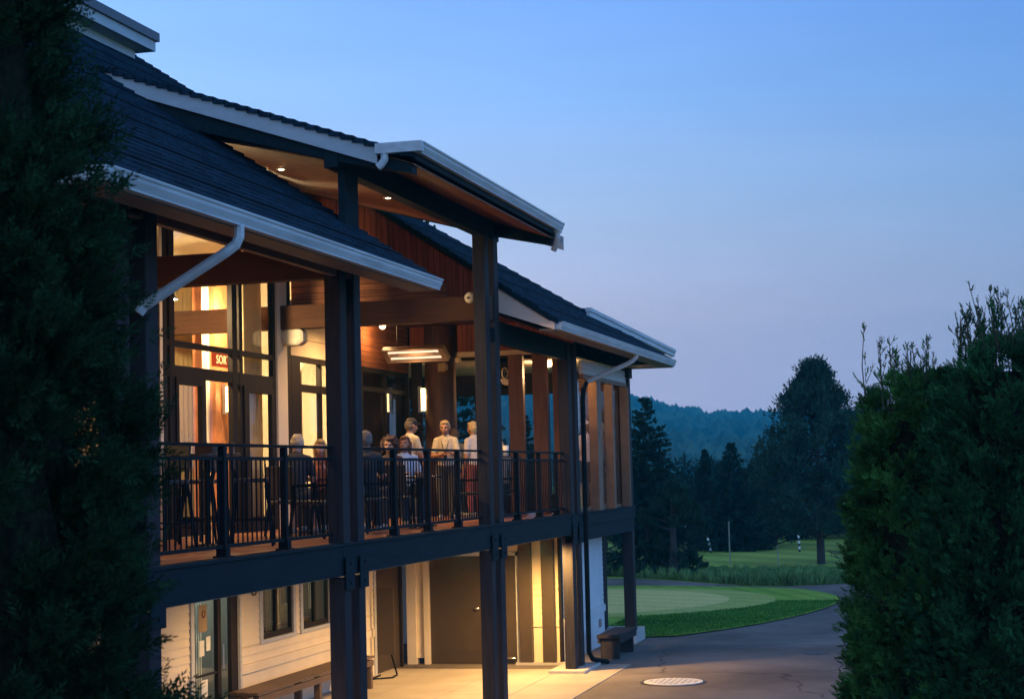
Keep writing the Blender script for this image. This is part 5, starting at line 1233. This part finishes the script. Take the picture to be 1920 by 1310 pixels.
for i in range(n_t):
    f = fr[i]; px = px_[i]; dist = HD * (.42 + .58 * f); zc = CP[2] + crest(px) * HD; x, y = plan(px, dist); z = GZ - 1 + (zc - GZ - 5) * f ** 1.25 + 2.5 * math.sin(px * .013 + f * ny * .6) * f * (1 - f) * 3
    s = rngH.uniform(1.6, 3.8) * (.9 if f > .96 else 1); hgt = s * rngH.uniform(1.0, 1.9); o_ = len(V_)
    a = rngH.uniform(0, 6.28); ca, sa = math.cos(a), math.sin(a)
    V_ += [(x + s * (p[0] * ca - p[1] * sa), y + s * (p[0] * sa + p[1] * ca), z + hgt * (p[2] + .6)) for p in ico]
    F_ += [(o_, o_ + 1, o_ + 2), (o_, o_ + 2, o_ + 3), (o_, o_ + 3, o_ + 4), (o_, o_ + 4, o_ + 5), (o_, o_ + 5, o_ + 1), (o_ + 1, o_ + 6, o_ + 2), (o_ + 2, o_ + 7, o_ + 3), (o_ + 3, o_ + 7, o_ + 4), (o_ + 4, o_ + 8, o_ + 5), (o_ + 5, o_ + 8, o_ + 1), (o_ + 1, o_ + 8, o_ + 6), (o_ + 2, o_ + 6, o_ + 7)]
mb = MB(); mb.v = V_; mb.f = F_; me = bpy.data.meshes.new('forest'); me.from_pydata(V_, [], F_); me.update(); me.materials.append(leafmat('hill forest', (.055, .085, .05), .3, .01, trans=0))
o = bpy.data.objects.new('forest', me); C.objects.link(o); tag(o, 'wooded slope of the far hill fading to blue', 'forest', kind='stuff')
# tall grass strip
rngG = np.random.default_rng(50); n_ = 26000
px_ = rngG.uniform(1120, 1680, n_); d_ = rngG.uniform(0, 1, n_)
near = [G(p, 1097) for p in (1120, 1680)]; far = [G(p, 1060) for p in (1120, 1680)]
u = (px_ - 1120) / 560; P0 = np.outer(1 - u, near[0]) + np.outer(u, near[1]); P1 = np.outer(1 - u, far[0]) + np.outer(u, far[1]); dd = d_ ** 1.6
edge_y = np.interp(px_, [1120, 1195, 1290, 1400, 1480, 1600, 1680], [1078, 1083, 1089, 1098, 1098, 1093, 1090])
near_p = np.array([G(a, b) for a, b in zip(px_, edge_y)]); far_p = np.array([G(a, 1064) for a in px_]); P = near_p * (1 - dd[:, None]) + far_p * dd[:, None]
base = np.stack([P[:, 0], P[:, 1], np.full(n_, GZ)], 1); hgt = rngG.uniform(.12, .32, (n_, 1)) * (1 + .45 * np.sin(px_ * .22 + 2 * np.sin(px_ * .05)))[:, None] * np.clip(1.25 - dd[:, None], .45, 1)
V = leaves(base, norm(rngG.normal(0, .22, (n_, 3)) + [0, 0, 1]), norm(rngG.normal(0, 1, (n_, 3))), hgt, .045, rngG); F = np.arange(len(V)).reshape(-1, 4)
o = scatter_mesh('tall_grass', V, F, leafmat('tall grass', (.14, .25, .08), .35, .6), None); tag(o, 'strip of tall uncut grass between the path and the meadow', 'grass', kind='stuff')
# lawn grass blades at the near edge of the lawn
n_ = 30000; xs = rngG.uniform(23.2, 33, n_); ys = rngG.uniform(-3.4, 1.2, n_)
bnd = np.interp(xs, [p[0] for p in lawn[1:8]], [p[1] for p in lawn[1:8]]); inner = np.hypot((xs - 33.2) / 5.7, (ys - 4.0) / 5.85) > 1; kp = (ys > bnd + .03) & inner; xs, ys = xs[kp], ys[kp]; n_ = len(xs)
V = leaves(np.stack([xs, ys, np.full(n_, GZ + .03)], 1), norm(rngG.normal(0, .35, (n_, 3)) + [0, 0, 1]), norm(rngG.normal(0, 1, (n_, 3))), rngG.uniform(.03, .075, (n_, 1)), .02, rngG)
o = scatter_mesh('lawn_grass', V, np.arange(len(V)).reshape(-1, 4), leafmat('lawn grass blades', (.07, .20, .035), .3, .6), None); tag(o, 'longer grass along the road edge of the lawn', 'grass', kind='stuff')
# poles and stakes
def pole(px, ytop, ybot, r, lab, m):
    x, y = G(px, ybot); d_ = math.hypot(x - CP[0], y - CP[1]); h = (ybot - ytop) / FPX * d_
    o = MB().tube([(x, y, GZ), (x, y, GZ + h)], r, 8).build('fence_pole', m, None); return tag(o, lab, 'pole', 'thin grey poles in the meadow')
gp = mat('weathered pole', (.30, .32, .27), .8)
pole(1288, 975, 1062, .028, 'thin grey pole in the meadow nearest the tall spruce', gp); pole(1369, 978, 1056, .026, 'thin grey pole in the meadow between the two striped stakes, left', gp); pole(1459, 1022, 1058, .024, 'short thin pole in the meadow just left of the upright striped stake', gp)
wm = emis('x', (1, 1, 1), 1); bpy.data.materials.remove(wm)
wht = mat('white band', (.85, .85, .85), .5); blk = mat('black band', (.02, .02, .02), .5)
for (xa, ya, xb, yb, lab) in ((1327, 1004, 1333, 1036, 'leaning black and white striped stake in the meadow'), (1498, 998, 1499.5, 1034, 'upright black and white striped stake near the broad pine')):
    x, y = G(xb, yb); d_ = math.hypot(x - CP[0], y - CP[1]); sc_ = d_ / FPX; h = (yb - ya) * sc_; sd = _n(np.cross([x - CP[0], y - CP[1], 0], [0, 0, 1.])); lean_ = sd * (xa - xb) * sc_ * (1 if (sd @ RM[:, 0]) > 0 else -1)
    t = thing('striped_stake', (x, y, GZ), lab, 'stake', 'striped stakes in the meadow'); p0 = np.array([x, y, GZ]); p1 = p0 + lean_ + [0, 0, h]
    for i in range(7):
        MB().tube([p0 + (p1 - p0) * i / 7, p0 + (p1 - p0) * (i + 1) / 7], .045, 8).build('white_band' if i % 2 else 'black_band', wht if i % 2 else blk, t)
# brush pile right of the pine trunk
bx, by = G(1588, 1055); mb = MB(); rr = random.Random(4)
for i in range(26):
    a = rr.uniform(0, 3.14); c = np.array([bx + rr.uniform(-.4, .4), by + rr.uniform(-.7, .7), GZ + rr.uniform(.1, .5)]); d_ = np.array([math.cos(a) * .3, math.sin(a), rr.uniform(-.1, .25)]) * rr.uniform(.3, .8); mb.tube([c - d_, c + d_], [.02, .008], 5)
o = mb.build('brush_pile', mat('dead wood', (.10, .09, .07), .9)); tag(o, 'heap of dead branches beside the pine trunk', 'brush pile')

# ------------------------------------------------------------------ haze
hz = MB().box(-60, 1500, -700, 900, GZ - 1, 120).build('haze', None, None) if False else None
me = bpy.data.meshes.new('haze'); bmh = MB().box(-200, 1150, -900, 700, GZ - 1, 95); me.from_pydata(bmh.v, [], bmh.f); me.update()
hz = bpy.data.objects.new('haze', me); C.objects.link(hz); tag(hz, 'thin evening haze filling the valley', 'haze', kind='stuff')
hm = bpy.data.materials.new('haze'); hm.use_nodes = True; tt = hm.node_tree; tt.nodes.clear(); oo = tt.nodes.new('ShaderNodeOutputMaterial'); pvv = tt.nodes.new('ShaderNodeVolumePrincipled')
pvv.inputs['Color'].default_value = (.02, .66, .90, 1); pvv.inputs['Density'].default_value = .0006; tt.links.new(pvv.outputs[0], oo.inputs['Volume']); me.materials.append(hm)
